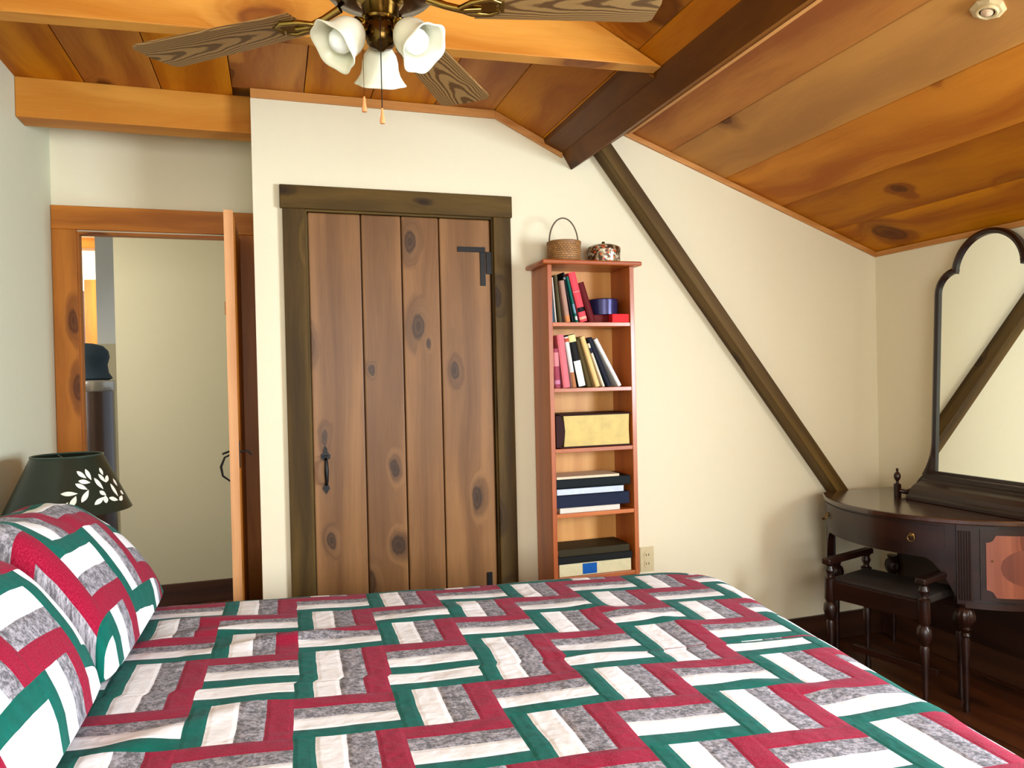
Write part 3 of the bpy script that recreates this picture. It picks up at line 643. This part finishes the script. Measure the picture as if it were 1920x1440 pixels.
QK = [[0.23254723770765345, 4.807442553878834, -0.3013534201914069, 0.017940140549324735, -0.07558192983631361, 0.05079530182267698], [8.150708563592426, -0.05273890464547908, -2.7693934126250377, 0.006036110413398977, -0.41498883556118665, -0.7232771819721632]]
def q_uv(X, Y):
    b = (1, X, Y, X*X, X*Y, Y*Y)
    c = sum(p*q for p, q in zip(QK[0], b)); r_ = sum(p*q for p, q in zip(QK[1], b))
    return (c, -r_)
def edge(d, Rr):
    """flat distance d inside the edge (neg = hanging) -> (pos from edge inward, drop)"""
    arc = Rr*PI/2
    if d >= arc-0: return d-arc+Rr, 0.0
    if d >= 0:
        th = (arc-d)/Rr; return Rr-Rr*math.sin(th), Rr*(1-math.cos(th))
    return 0.0, Rr-d
def quilt_mesh():
    Rr = .085; arc = Rr*PI/2; hang = .40; st = .018
    na = int((BL-Rr+arc+hang-HA)/st); nb = int((BW+2*(arc-Rr)+2*hang)/st)
    mb_ = MB(); idx = {}
    for i in range(na+1):
        a = HA+i*st                                  # from head; foot edge beyond
        fa = (BL-Rr+arc)-a; pa, da = edge(fa, Rr); xa = BL-pa
        for j in range(nb+1):
            b = -hang+j*st
            pb, db = edge(b, Rr); yb = pb
            w2 = BW+2*(arc-Rr)-b
            if b > BW/2: pb, db = edge(w2, Rr); yb = BW-pb
            drop = math.hypot(da, db) if (da > 0 and db > 0) else da+db
            drop = min(drop, .44)
            u_ = max(0, xa-(BL-.22))/.22; w_ = max(0, .22-yb)/.22
            if u_ > 0 and w_ > 0:
                f_ = max(u_, w_)/math.hypot(u_, w_); xc_ = BL-.22+u_*f_*.22; yb = .22-w_*f_*.22
            else: xc_ = xa
            flat = HO+e1*(a)+e2*(b if b < BW/2 else b-(2*(arc-Rr)))
            P = HO+e1*xc_+e2*yb
            nz = noise.noise(Vector((P.x*2.1, P.y*2.1, 3)))*.010+noise.noise(Vector((P.x*6, P.y*6, 1)))*.0035
            hangw = max(0, drop-.05)
            out = .028*math.sin((a if db > da else b)*13+2*noise.noise(Vector((a*2, b*2, 0))))*min(1, hangw/.25)
            if da > 0: P += e1*(out+hangw*.03)
            if db > 0: P += -e2*(out+hangw*.03) if b < BW/2 else e2*(out+hangw*.03)
            # soft creases by the pillows and a tuck two thirds back
            rd = 0.0
            y2 = P.y-(2.10+.10*(P.x-.0)); 
            if -.25 < P.x < .32: rd += .020*math.exp(-(y2/.022)**2)*math.exp(-((P.x-.02)/.16)**2)
            for (cx_, cy_, an, am, wd, lg) in ((-.22, 2.36, -.2, .012, .03, .16), (-.20, 2.24, .1, .012, .025, .15), (-.24, 1.62, .5, .012, .035, .2), (.72, 1.72, -.5, .007, .03, .25), (.98, 1.95, -.9, .008, .025, .2), (.55, 2.2, .2, .006, .03, .25), (1.1, 1.35, -.7, .008, .03, .3)):
                dx, dy = P.x-cx_, P.y-cy_; u_ = dx*math.cos(an)+dy*math.sin(an); v_ = -dx*math.sin(an)+dy*math.cos(an)
                rd += am*math.exp(-(v_/wd)**2-(u_/lg)**2)
            z_ = ZQ-drop+nz+rd*(1 if drop < .05 else 0)
            idx[i, j] = len(mb_.v); mb_.v.append(Vector((P.x, P.y, z_)))
            mb_.uvt[len(mb_.v)-1] = q_uv(flat.x, flat.y)
    for i in range(na):
        for j in range(nb):
            f = [idx[i, j], idx[i+1, j], idx[i+1, j+1], idx[i, j+1]]
            mb_.face(f, [mb_.uvt[x] for x in f])
    return mb_
MB.uvt = {}
q = quilt_mesh().build('quilt', 'quilt', smooth=True, solid=.008)
q.data.set_sharp_from_angle(angle=PI)
tag(q, 'patchwork quilt of green, white, grey and crimson strips spread over the bed', 'quilt')

# pillows in matching shams
def pillow(b0, b1, depth, H, label, front=.46, join=0, seed=0):
    """b0..b1 across the bed; front edge at distance 'front' from the head corner line"""
    mb_ = MB(); mb_.uvt = {}; na, nb = 64, 96; cb = (b0+b1)/2; hb = (b1-b0)/2
    top = {}; bot = {}
    for i in range(na+1):
        s_ = -1+2*i/na
        for j in range(nb+1):
            t = -1+2*j/nb
            # rounded plan: corners pinch in
            a = front-depth/2+depth/2*s_*(1-.05*abs(t)**4)+.115*hb*t
            b = cb+hb*t*(1-.05*abs(s_)**4)
            u2 = ((s_+1)/2)**.78; s2 = 2*u2-1; fs = max(0, 1-abs(s2)**2.2)**(.55); ft_ = max(0, 1-abs(t)**(9+34*(1-s_)/2))**(.36) if t*join > 0 else max(0, 1-abs(t)**3.0)**(.55)
            h = H*fs*ft_*(1+.05*noise.noise(Vector((s_*1.6+seed, t*1.8, 0))))*(1-.16*max(0, s_))
            h += H*.02*noise.noise(Vector((s_*5+seed, t*5, 2)))*fs*ft_
            P = HO+e1*a+e2*b
            arcx = a+.10*math.copysign(1, s_)*abs(s_)**3*H*3.2
            arcy = b+(0 if t*join > 0 else .10*math.copysign(1, t)*abs(t)**4)
            F = HO+e1*(arcx+.0)+e2*arcy
            sl = ZQ+.05
            top[i, j] = len(mb_.v); mb_.v.append(Vector((P.x, P.y, sl+h))); mb_.uvt[len(mb_.v)-1] = (arcx*5.3+.1-.30*b, -arcy*4.7+.3)
            edgy = i in (0, na) or j in (0, nb)
            if edgy: bot[i, j] = top[i, j]
            else:
                bot[i, j] = len(mb_.v); mb_.v.append(Vector((P.x, P.y, sl-.022*min(1, fs*ft_*3)))); mb_.uvt[len(mb_.v)-1] = mb_.uvt[top[i, j]]
    for i in range(na):
        for j in range(nb):
            f = [top[i, j], top[i+1, j], top[i+1, j+1], top[i, j+1]]; mb_.face(f, [mb_.uvt[x] for x in f])
            f = [bot[i, j], bot[i, j+1], bot[i+1, j+1], bot[i+1, j]]; mb_.face(f, [mb_.uvt[x] for x in f])
    o = mb_.build('pillow', 'quilt', smooth=True); o.data.set_sharp_from_angle(angle=PI)
    return tag(o, label, 'pillow', 'pillows in patchwork shams')
pillow(.03, .785, .46, .335, 'plump pillow in patchwork sham at the far side, in front of the lamp', front=.515, join=1, seed=0)
pillow(.792, 1.56, .46, .318, 'nearer plump pillow in patchwork sham at the bottom left corner', front=.60, join=-1, seed=2)

# ------------------------------------------------------------------ nightstand and lamp
ns = thing('nightstand', 'small dark nightstand behind the pillow, below the green lamp', 'nightstand', (-.66, 2.93, 0))
MB().box((-.19, -.13, .56), (.19, .17, .585), axis=0).build('table_top', 'mahog', ns, bevel=.004)
MB().box((-.17, -.11, .42), (.17, .15, .559), axis=0).build('apron', 'mahog', ns, bevel=.002)
for sx in (-1, 1):
    for sy in (-.11, .15): MB().box((sx*.17-.018 if sx > 0 else -.17, sy-.0 if sy < 0 else sy-.036, 0), (sx*.17 if sx > 0 else -.134, sy+.036 if sy < 0 else sy, .42), axis=2).build('leg', 'mahog', ns)
LX, LY = -.672, 2.845
lp = thing('table_lamp', 'table lamp with dark green tin shade stencilled with cream leaves, behind the pillow', 'lamp', (LX, LY, .5855))
zz = lambda z: E_(z)-.5855
MB().lathe([(.0001, 0), (.07, 0), (.072, .01), (.05, .02), (.025, .04), (.05, .10), (.06, .15), (.045, .20), (.02, .25), (.016, zz(-.40)), (.012, zz(-.33)), (.0001, zz(-.33))], 32, cap=False).build('lamp_base', 'darkbrass', lp, smooth=True)
rt, rb, zt_, zb_ = .107, .190, zz(-.231), zz(-.412)
sh = MB().lathe([(rt+.001, zt_+.004), (rt, zt_), (rb, zb_), (rb+.002, zb_-.003), (rb-.002, zb_-.003), (rt-.002, zt_), (rt-.001, zt_+.004)], 72, cap=False).build('lamp_shade', 'lampgreen', lp, smooth=True)
m = MB(); m.tube([(rt*math.cos(a), rt*math.sin(a), zt_+.002) for a in [2*PI*i/48 for i in range(48)]], .003, 8, closed=True)
for a in (0, 2*PI/3, 4*PI/3): m.tube([(0, 0, zt_-.015), (rt*math.cos(a), rt*math.sin(a), zt_)], .0018, 6)
m.build('shade_ring', plain('aged_green_metal', srgb(70, 86, 74), .3, .5), lp, smooth=True)
MB().lathe([(.0001, zt_-.05), (.012, zt_-.05), (.012, zt_-.02), (.006, zt_-.012), (.0001, zt_-.006)], 16, cap=False).build('shade_finial', 'brass', lp, smooth=True)
LEAVES = [([-85.3, 0.932], [-77.1, 0.741]), ([-75.2, 0.834], [-69.1, 0.65]), ([-84.5, 0.597], [-67.0, 0.615]), ([-64.7, 0.772], [-55.0, 0.568]), ([-68.9, 0.444], [-56.0, 0.566]), ([-65.1, 0.403], [-50.9, 0.453]), ([-65.4, 0.232], [-54.6, 0.372]), ([-53.4, 0.208], [-49.0, 0.413]), ([-44.6, 0.381], [-37.1, 0.598]), ([-36.6, 0.322], [-29.3, 0.492]), ([-30.0, 0.217], [-29.4, 0.359]), ([-20.9, 0.375], [-30.0, 0.49]), ([-43.1, 0.617], [-36.5, 0.705]), ([-52.7, 0.838], [-40.1, 0.728]), ([-40.0, 0.841], [-37.6, 0.702]), ([-34.4, 0.759], [-22.6, 0.833]), ([-23.1, 0.522], [-19.8, 0.774]), ([-20.8, 0.847], [-10.8, 0.781]), ([-12.0, 0.451], [-10.7, 0.6]), ([-9.9, 0.688], [-5.4, 0.769])]
m = MB(); slant = math.hypot(rb-rt, zb_-zt_)
def cone_pt(arc, s_):                             # arc = metres round, s_ = metres down the slant
    f = s_/slant; r_ = rt+(rb-rt)*f+.0006; a = arc/.15
    return Vector((r_*math.cos(a), r_*math.sin(a), zt_+(zb_-zt_)*f+.0006))
def leaf(p0, p1, w=.0075):
    n = 8; d = Vector((p1[0]-p0[0], p1[1]-p0[1])); L = d.length; d.normalize(); nn = Vector((-d.y, d.x)); ring = []
    for i in range(n+1):
        t = i/n; ring.append((p0[0]+d.x*L*t+nn.x*w*math.sin(PI*t**.85), p0[1]+d.y*L*t+nn.y*w*math.sin(PI*t**.85)))
    for i in range(n-1, 0, -1):
        t = i/n; ring.append((p0[0]+d.x*L*t-nn.x*w*math.sin(PI*t**.85), p0[1]+d.y*L*t-nn.y*w*math.sin(PI*t**.85)))
    b = len(m.v); m.v += [cone_pt(*r_) for r_ in ring]
    for i in range(1, n):
        m.face([b+i-1 if i > 1 else b, b+i, b+2*n-i, (b+2*n-i+1) if i > 1 else b][: (4 if i > 1 else 3)], [(0, 0)]*(4 if i > 1 else 3))
    m.face([b+n-1, b+n, b+n+1], [(0, 0)]*3)
for (a0, s0), (a1, s1) in LEAVES: leaf((R(a0)*.15, s0*slant), (R(a1)*.15, s1*slant))
m.build('leaf_stencil', 'stencil', sh)

# ------------------------------------------------------------------ ceiling fan
FX, FY, FZ = .234, 1.60, E_(.80)
fan = thing('ceiling_fan', 'brass ceiling fan with oak blades and three frosted bell lights', 'ceiling fan', (FX, FY, FZ))
MB().lathe([(.0001, ZF-FZ-.001), (.07, ZF-FZ-.001), (.075, ZF-FZ-.03), (.03, ZF-FZ-.06), (.013, ZF-FZ-.065), (.013, .13), (.0001, .13)], 40, cap=False).build('ceiling_mount', 'brass', fan, smooth=True)
MB().lathe([(.0001, .14), (.05, .14), (.115, .12), (.135, .09), (.135, .045), (.11, .02), (.06, .008), (.0001, .006)], 48, cap=False).build('motor_housing', 'darkbrass', fan, smooth=True)
MB().lathe([(.0001, .008), (.05, .006), (.045, 0), (.0395, -.004), (.0385, -.03), (.040, -.033), (.037, -.037), (.0001, -.038)], 40, cap=False).build('switch_housing', 'brass', fan, smooth=True)
MB().lathe([(.0001, -.036), (.031, -.036), (.034, -.046), (.0335, -.068), (.030, -.082), (.024, -.089), (.010, -.094), (.006, -.098), (.0001, -.099)], 40, cap=False).build('light_kit_body', 'darkbrass', fan, smooth=True)
BLA = [57.5, 141.5, 209.5, 277.5, -16]; BLR = [.585, .635, .62, .62, .60]
def blade_pts(L, w0=.052, w1=.073):
    r0 = .20; pts = []
    for t in [i/10 for i in range(11)]: pts.append((r0+(L-.03-r0)*t, w0+(w1-w0)*t))
    pts += [(L-.014, w1*.98), (L-.003, w1*.86), (L+.004, 0)]
    return [(x, y) for x, y in pts]+[(x, -y) for x, y in pts[::-1][1:]]
for an, L in zip(BLA, BLR):
    Mb = Rz(R(an)) @ Rx(R(-3))
    m = MB(); m.prism(blade_pts(L), -.003, .003, axis=2, grain=0, mat=Mb); bl = m.build('fan_blade', 'blade', fan, bevel=.001)
    m = MB(); Mi = Rz(R(an))
    m.tube([(.10, 0, .012), (.14, .0, -.002), (.18, 0, -.012), (.215, 0, -.010)], [.009, .008, .008, .006], mat=Mi)
    for sy in (-1, 1): m.tube([(.165, 0, -.010), (.195, sy*.022, -.008), (.235, sy*.030, -.006), (.255, sy*.018, -.005), (.25, sy*.006, -.006)], [.006, .006, .006, .005, .004], mat=Mb)
    m.box((.19, -.02, -.0075), (.265, .02, -.0035), axis=0, mat=Mb)
    m.build('blade_iron', 'brass', bl, smooth=True)
for kk, an in enumerate((200, 314, 83)):
    tilt = R((46, 46, 30)[kk]); dirv = Vector((math.cos(R(an))*math.sin(tilt), math.sin(R(an))*math.sin(tilt), -math.cos(tilt)))
    root = Vector((math.cos(R(an))*.03, math.sin(R(an))*.03, -.052)); neck = root+Vector((math.cos(R(an))*.018, math.sin(R(an))*.018, -.004))
    if kk == 2: neck = root+Vector((0, .012, -.006))
    Mq = T(neck) @ Vector((0, 0, 1)).rotation_difference(dirv).to_matrix().to_4x4() @ Matrix.Scale(.83, 4)
    m = MB(); m.tube([root-dirv*.0+Vector((-math.cos(R(an))*.01, -math.sin(R(an))*.01, 0)), root, neck], .008)
    m.lathe([(.0001, -.012), (.018, -.010), (.024, 0), (.026, .012), (.0255, .022), (.023, .022)], 32, mat=Mq, cap=False)
    hold = m.build('lamp_holder', 'brass', fan, smooth=True)
    def rim(a, t): return .055*math.cos(6*a)*max(0, t-.55)/.45
    prof = [(.022, .010), (.030, .018), (.041, .034), (.046, .052), (.047, .068), (.051, .084), (.059, .098), (.066, .108)]
    inn = [(r_-.0025, z_) for r_, z_ in prof[::-1]]
    MB().lathe(prof, 60, mat=Mq, wob=rim, cap=False).build('glass_shade', 'frost', fan, smooth=True, solid=.0025)
    MB().lathe([(.0001, .012), (.013, .012), (.013, .03), (.02, .042), (.029, .058), (.0315, .072), (.029, .086), (.018, .098), (.0001, .103)], 32, mat=Mq, cap=False).build('light_bulb', 'bulb', fan, smooth=True)
for (dx, dy, zb2, c_) in ((-.006, -.034, -.234, 'iron'), (-.040, -.012, -.205, 'brass')):
    MB().tube([(dx, dy, -.03), (dx, dy, zb2)], .0011 if c_ == 'iron' else .0006, 6).build('pull_chain', c_, fan)
    MB().lathe([(.0001, zb2+.004), (.0022, zb2+.002), (.0035, zb2-.012), (.0058, zb2-.024), (.0052, zb2-.029), (.0001, zb2-.030)], 16, T((dx, dy, 0)), cap=False).build('pull_knob', plain('peach_wood', srgb(226, 150, 92), .45), fan, smooth=True)

# ------------------------------------------------------------------ fixture on the slope
nrm = Vector((-SLR, 0, -1)).normalized(); Ms = Vector((0, 0, 1)).rotation_difference(nrm).to_matrix().to_4x4()
fx = thing('ceiling_fixture', 'small cream round fixture on the sloping plank ceiling, top right', 'ceiling fixture', (1.893, 1.553, zr(1.893)))
M['creamm'] = plain('cream_enamel', srgb(214, 190, 140), .35, .1, noise_amt=.1)
MB().lathe([(.0001, 0), (.044, 0), (.045, .004), (.036, .009), (.027, .010)], 8, Ms, cap=False).build('base_plate', 'creamm', fx)
MB().tube([Ms @ Vector((.024*math.cos(a), .024*math.sin(a), .012)) for a in [2*PI*i/32 for i in range(32)]], .0045, 8, closed=True).build('ring', 'creamm', fx, smooth=True)
MB().lathe([(.0001, .008), (.016, .009), (.015, .015), (.008, .019), (.0001, .020)], 24, Ms, cap=False).build('centre_cap', plain('pinkish_cap', srgb(220, 186, 150), .4), fx, smooth=True)

# ------------------------------------------------------------------ vanity with mirror
VC = Vector((2.93, 2.60, 0)); VR = .548
def arcp(a, r): return (VC.x+r*math.cos(R(a)), min(VC.y+r*math.sin(R(a)), 2.978))
def vplan(r, a0=118, a1=270, n=60, back=2.935):
    pts = [(back, 2.978)] if a0 <= 125 else []
    pts += [arcp(a0+(a1-a0)*i/n, r) for i in range(n+1)]
    out = []
    for p_ in pts:
        if not out or (Vector(p_)-Vector(out[-1])).length > 1e-4: out.append(p_)
    out.append((back, out[-1][1]))
    return out
vn = thing('vanity', 'dark mahogany bow fronted vanity with arched mirror in the right corner', 'vanity', (2.75, 2.58, 0))
inv = T(-Vector(vn.location)); zT = E_(-.59)
MB().prism(vplan(VR+.012), zT-.022, zT, axis=2, grain=1, mat=inv).build('table_top', 'mahog_top', vn, bevel=.006)
# wide centre drawer over the kneehole: curved apron with arched lower edge
def curved(a0, a1, r0, r1, ztop, zbot, n=30):
    m = MB(); b = 0; p = pid()
    for i in range(n+1):
        a = a0+(a1-a0)*i/n; zb2 = zbot(a)
        for (r_, z_) in ((r0, ztop), (r0, zb2), (r1, zb2), (r1, ztop)):
            q = arcp(a, r_); m.v.append(inv @ Vector((q[0], q[1], z_)))
    def uvp(i, k): return (R(a0+(a1-a0)*i/n)*r0, m.v[i*4+k].z)
    for i in range(n):
        for k in range(4):
            k2 = (k+1) % 4; f = [i*4+k, i*4+k2, (i+1)*4+k2, (i+1)*4+k]
            m.face(f, [uvp(i, k), uvp(i, k2), uvp(i+1, k2), uvp(i+1, k)], p)
    m.face([0, 1, 2, 3], [(0, 0)]*4, p); m.face([n*4+3, n*4+2, n*4+1, n*4], [(0, 0)]*4, p)
    return m
def arch(a):
    t = (a-181)/41
    return E_(-.755)-.0-.165*(max(0, abs(t)-.7)/.3)**1.6 if abs(t) < 1 else E_(-.92)
curved(139, 221, VR-.004, VR-.03, zT-.022, arch).build('front_apron', 'mahog', vn, smooth=True)
dr = curved(143, 217, VR+.002, VR-.006, zT-.032, lambda a: E_(-.728)).build('drawer', 'mahog', vn, smooth=True)
for a in (152, 205):
    q = Vector((*arcp(a, VR+.003), E_(-.672))); dv = Vector((math.cos(R(a)), math.sin(R(a)), 0))
    Mq = inv @ T(q) @ Vector((0, 0, 1)).rotation_difference(dv).to_matrix().to_4x4()
    m = MB().lathe([(.0001, 0), (.011, 0), (.010, .003), (.004, .006), (.004, .010), (.0001, .012)], 24, Mq, cap=False)
    ex = Vector((-dv.y, dv.x, 0)); c0 = q+dv*.010+Vector((0, 0, -.010))
    m.tube([inv @ (c0+ex*.013*math.cos(t)+Vector((0, 0, .013*math.sin(t)))) for t in [2*PI*i/24 for i in range(24)]], .0022, 8, closed=True)
    m.build('ring_pull', 'oldbrass', dr, smooth=True)
MB().box((2.90, 2.12, E_(-.80)), (2.925, 2.97, zT-.022), axis=1, mat=inv).build('back_apron', 'mahog', vn)
MB().box((2.905, 2.13, .14), (2.922, 2.92, .47), axis=1, mat=inv).build('added_shade_panel', 'mahog', vn)  # dark sheet added to stand in for the deep shade on the wall
# door cases each side, fluted posts, turned legs
cs = curved(226, 268, VR-.006, VR-.024, zT-.022, lambda a: E_(-.922)).build('side_case', 'mahog', vn, smooth=True)
m = MB(); m.prism([arcp(226+42*i/16, VR-.01) for i in range(17)]+[(2.93, 2.06), (2.93, 2.22), (2.55, 2.24)], E_(-.922), E_(-.908), axis=2, grain=0, mat=inv); m.build('case_floor', 'mahog', vn)
m = MB(); m.box((2.56, 2.225, E_(-.92)), (2.925, 2.243, zT-.022), axis=2, mat=inv); m.build('inner_panel', 'mahog', vn)
mo = curved(224, 269, VR+.006, VR-.012, E_(-.908), lambda a: E_(-.934)).build('base_moulding', 'mahog', vn, smooth=True)
# door with coved-corner veneer panel
dr2 = curved(229.5, 267, VR+.0, VR-.008, zT-.034, lambda a: E_(-.902)).build('door', 'mahog', vn, smooth=True)
def panel(a0, a1, z0, z1, cut, r_, mat, name, parent, ell=False):
    n = 28; m = MB(); cols = []
    for i in range(n+1):
        t = i/n; a = a0+(a1-a0)*t; w = R(a1-a0)*r_; s_ = min(t, 1-t)*w
        if ell: half = (z1-z0)/2*math.sqrt(max(0, 1-(2*t-1)**2)); lo, hi = (z0+z1)/2-half, (z0+z1)/2+half
        else:
            inset = cut-math.sqrt(max(0, cut*cut-(cut-min(s_, cut))**2)) if s_ < cut else 0
            inset = math.sqrt(max(0, cut*cut-s_*s_)) if s_ < cut else 0
            lo, hi = z0+inset*.9, z1-inset*.9
        cols.append((a, lo, hi))
    for a, lo, hi in cols:
        for z_ in (lo, hi):
            for rr in (r_, r_-.004):
                q = arcp(a, rr); m.v.append(inv @ Vector((q[0], q[1], z_)))
    for i in range(n):
        b = i*4; c_ = b+4; w = VR*R(a1-a0)/n
        m.face([b, c_, c_+2, b+2], [(m.v[b].z, i*w), (m.v[c_].z, i*w+w), (m.v[c_+2].z, i*w+w), (m.v[b+2].z, i*w)])
        m.face([b+1, b+3, c_+3, c_+1], [(0, 0)]*4); m.face([b, b+1, c_+1, c_], [(0, 0)]*4); m.face([b+2, c_+2, c_+3, b+3], [(0, 0)]*4)
    return m.build(name, mat, parent, smooth=True)
pn = panel(231.5, 264, E_(-.888), E_(-.648), .032, VR+.0025, 'burl', 'veneer_panel', dr2)
panel(236.5, 259, E_(-.842), E_(-.700), 0, VR+.0040, 'burl_dark', 'medallion', pn, ell=True)
MB().sphere(inv @ Vector((*arcp(233.6, VR+.006), E_(-.745))), .0035).build('key_knob', 'brass', pn, smooth=True)
# turned legs
def leg_prof(top):
    return [(.0001, 0), (.010, 0), (.012, .02), (.009, .035), (.0115, .06), (.013, .17), (.0165, .28), (.015, .295), (.020, .302), (.015, .312), (.019, .322), (.023, .328), (.017, .336), (.025, .345), (.033, .362), (.035, .382), (.030, .402), (.019, .412), (.024, .420), (.024, top), (.0001, top)]
def flute(a, t): return .05*math.cos(12*a)*(1 if .66 < t < .86 else 0)
for nm, a, r_ in (('leg', 224, VR-.022), ('leg', 136, VR-.03)):
    q = arcp(a, r_)
    MB().lathe(leg_prof(E_(-.922)), 48, inv @ T((q[0], min(q[1], 2.945), 0)), wob=flute, cap=False).build(nm, 'mahog', vn, smooth=True)
for q in ((2.895, 2.10), (2.895, 2.94)):
    MB().lathe(leg_prof(E_(-.922)), 48, inv @ T((q[0], q[1], 0)), wob=flute, cap=False).build('leg', 'mahog', vn, smooth=True)
for a in (224, 137.5):
    q = arcp(a, VR-.012); m = MB(); dv = R(a)
    m.box((-.02, -.027, E_(-.922)), (.014, .027, zT-.022), axis=2, mat=inv @ T((q[0], min(q[1], 2.948), 0)) @ Rz(dv))
    for i in range(5): m.tube([(.015, -.018+.009*i, E_(-.905)), (.015, -.018+.009*i, zT-.045)], .0034, 8, mat=inv @ T((q[0], min(q[1], 2.948), 0)) @ Rz(dv))
    m.build('fluted_post', 'mahog', vn, smooth=True)
# side with small knob facing the wall corner
MB().tube([inv @ Vector((2.525, 2.955, E_(-.715))), inv @ Vector((2.495, 2.962, E_(-.715)))], [.003, .006]).build('side_knob', 'oldbrass', vn, smooth=True)
# mirror gallery
MC, MX = 2.398, 2.862
m = MB()
m.prism([(2.70, zT), (2.70, zT+.018), (2.715, zT+.026), (2.722, zT+.045), (2.745, zT+.064), (2.785, zT+.078), (2.79, zT+.088), (2.80, zT+.092), (2.80, zT+.110), (2.912, zT+.110), (2.912, zT)], MC-.30, MC+.262, axis=1, grain=1, mat=inv)
m.build('mirror_plinth', 'mahog', vn, bevel=.003)
def outline(off, zb, flare=0):
    """half outline (y offset from centre, z), widened by off"""
    w, zs = .237, E_(.335); pts = [(w+off+flare, zb-off)]
    if flare:
        for i in range(1, 9): t = i/8; pts.append((w+off+flare*(1-t)**2.2, zb-off+.17*t))
    ra, rs = .150, .085                          # arch radius, shoulder radius
    for i in range(9): t = i/8*PI/2; pts.append((w-rs+(rs+off)*math.cos(t), zs+(rs+off*1.0)*math.sin(t)))
    zc = zs+rs-.005; R_ = ra+off
    st_ = math.asin(min(1, (off+.002)/R_)) if off > 0 else 0
    for i in range(0, 17):
        t = st_+(PI/2-st_)*i/16; pts.append((R_*math.cos(t), zc+R_*1.0*math.sin(t)))
    return pts
def full(off, zb, flare=0):
    h_ = outline(off, zb, flare); return [(MC+y_, z_) for y_, z_ in h_]+[(MC-y_, z_) for y_, z_ in h_[::-1][1:]]
zb = E_(-.470)
inner, outer = full(0, zb), full(.024, zb)
fl = full(.024, zb, .05)
def ring_frame(inn, out, x0, x1):
    """inn & out sampled to equal counts by arc length"""
    def res(pl, n):
        pl = [Vector(p_) for p_ in pl]+[Vector(pl[0])]; L = [0]
        for a, b in zip(pl, pl[1:]): L.append(L[-1]+(b-a).length)
        out_ = []; k_ = 0
        for i in range(n):
            s_ = L[-1]*i/n
            while L[k_+1] < s_: k_ += 1
            out_.append(pl[k_].lerp(pl[k_+1], (s_-L[k_])/max(1e-9, L[k_+1]-L[k_])))
        return out_
    m = MB(); n = len(inn)
    for (y_, z_), (yo, zo) in zip(inn, out):
        ym, zm = (y_+yo)/2, (z_+zo)/2
        for (yy, zz_, xx) in ((y_, z_, x0+.006), (ym, zm, x0), (yo, zo, x0+.007), (yo, zo, x1), (y_, z_, x1)): m.v.append(inv @ Vector((xx, yy, zz_)))
    for i in range(n):
        j = (i+1) % n
        for k_ in range(5):
            k2 = (k_+1) % 5; m.face([i*5+k_, i*5+k2, j*5+k2, j*5+k_], [(i*.02, k_*.01), (i*.02, k2*.01), (i*.02+.02, k2*.01), (i*.02+.02, k_*.01)], .4)
    return m
tl = inv; inv = inv @ T((MX, 0, zb)) @ Ry(R(2.8)) @ T((-MX, 0, -zb))
fi = full(0, zb, .0001)
mf = ring_frame(fi, fl, MX-.022, MX+.012).build('mirror_frame', 'mahog', vn, smooth=True)
m = MB(); m.prism(inner, MX-.006, MX, axis=0, grain=1, mat=inv); m.build('mirror_glass', 'mirror', vn)
m = MB(); m.prism(full(.01, zb), MX+.0005, MX+.011, axis=0, grain=1, mat=inv); m.build('mirror_backing', 'mahog', vn)
inv = tl
for sy in (1, -1):
    yf = MC+sy*.352; Mq = inv @ T((2.745, yf, zT))
    MB().box((-.011, -.011, 0), (.011, .011, .055), axis=2, mat=Mq).lathe([(.010, .055), (.006, .062), (.006, .068), (.013, .080), (.0155, .092), (.012, .104), (.006, .110), (.004, .113), (.0065, .120), (.004, .127), (.0001, .129)], 24, Mq, cap=False).build('finial', 'mahog', vn, smooth=True)
    MB().tube([inv @ Vector(q) for q in ((2.75, yf-sy*.008, zT+.024), (2.77, yf-sy*.025, zT+.018), (2.80, yf-sy*.045, zT+.032), (2.83, yf-sy*.055, zT+.075), (2.86, yf-sy*.075, zT+.12))], [.010, .011, .013, .012, .009], 10).build('scroll', 'mahog', vn, smooth=True)

# ------------------------------------------------------------------ vanity bench
BQ0, BQ1 = Vector((2.235, 2.635, 0)), Vector((2.385, 2.13, 0))
ang = math.atan2((BQ1-BQ0).y, (BQ1-BQ0).x); LB = .42
bn = thing('vanity_bench', 'dark wooden bench with low turned arms tucked in front of the vanity', 'bench', tuple(BQ0), rotz=ang)   # x along the front, y towards the vanity
zs = E_(-.90); dp = .30
MB().box((.02, 0, zs-.075), (LB-.02, .02, zs), axis=0).build('seat_rail', 'mahog', bn, bevel=.003)
MB().box((.02, dp-.02, zs-.075), (LB-.02, dp, zs), axis=0).build('seat_rail', 'mahog', bn, bevel=.003)
MB().box((.015, .02, zs-.02), (LB-.015, dp-.02, zs+.012), axis=0).build('seat_cushion', plain('dark_seat', srgb(36, 26, 20), .7), bn, bevel=.008)
bp = [(.0001, 0), (.012, 0), (.014, .03), (.010, .05), (.013, .20), (.017, .27), (.013, .28), (.020, .292), (.028, .32), (.026, .345), (.016, .36), (.022, .37), (.022, zs)]
up_ = [(.022, zs), (.023, zs+.01), (.014, zs+.016), (.012, zs+.026), (.020, zs+.044), (.014, zs+.062), (.020, zs+.069), (.0001, zs+.070)]
for xx in (.012, LB-.012):
    for yy in (.01, dp-.01): MB().lathe(bp+up_, 24, T((xx, yy, 0)), cap=False).build('leg', 'mahog', bn, smooth=True)
    MB().box((xx-.02, -.02, zs+.070), (xx+.02, dp+.02, zs+.095), axis=1).build('arm_rest', 'mahog', bn, bevel=.006)
MB().box((.03, dp/2-.01, .12), (LB-.03, dp/2+.01, .15), axis=0).build('stretcher', 'mahog', bn, bevel=.003)
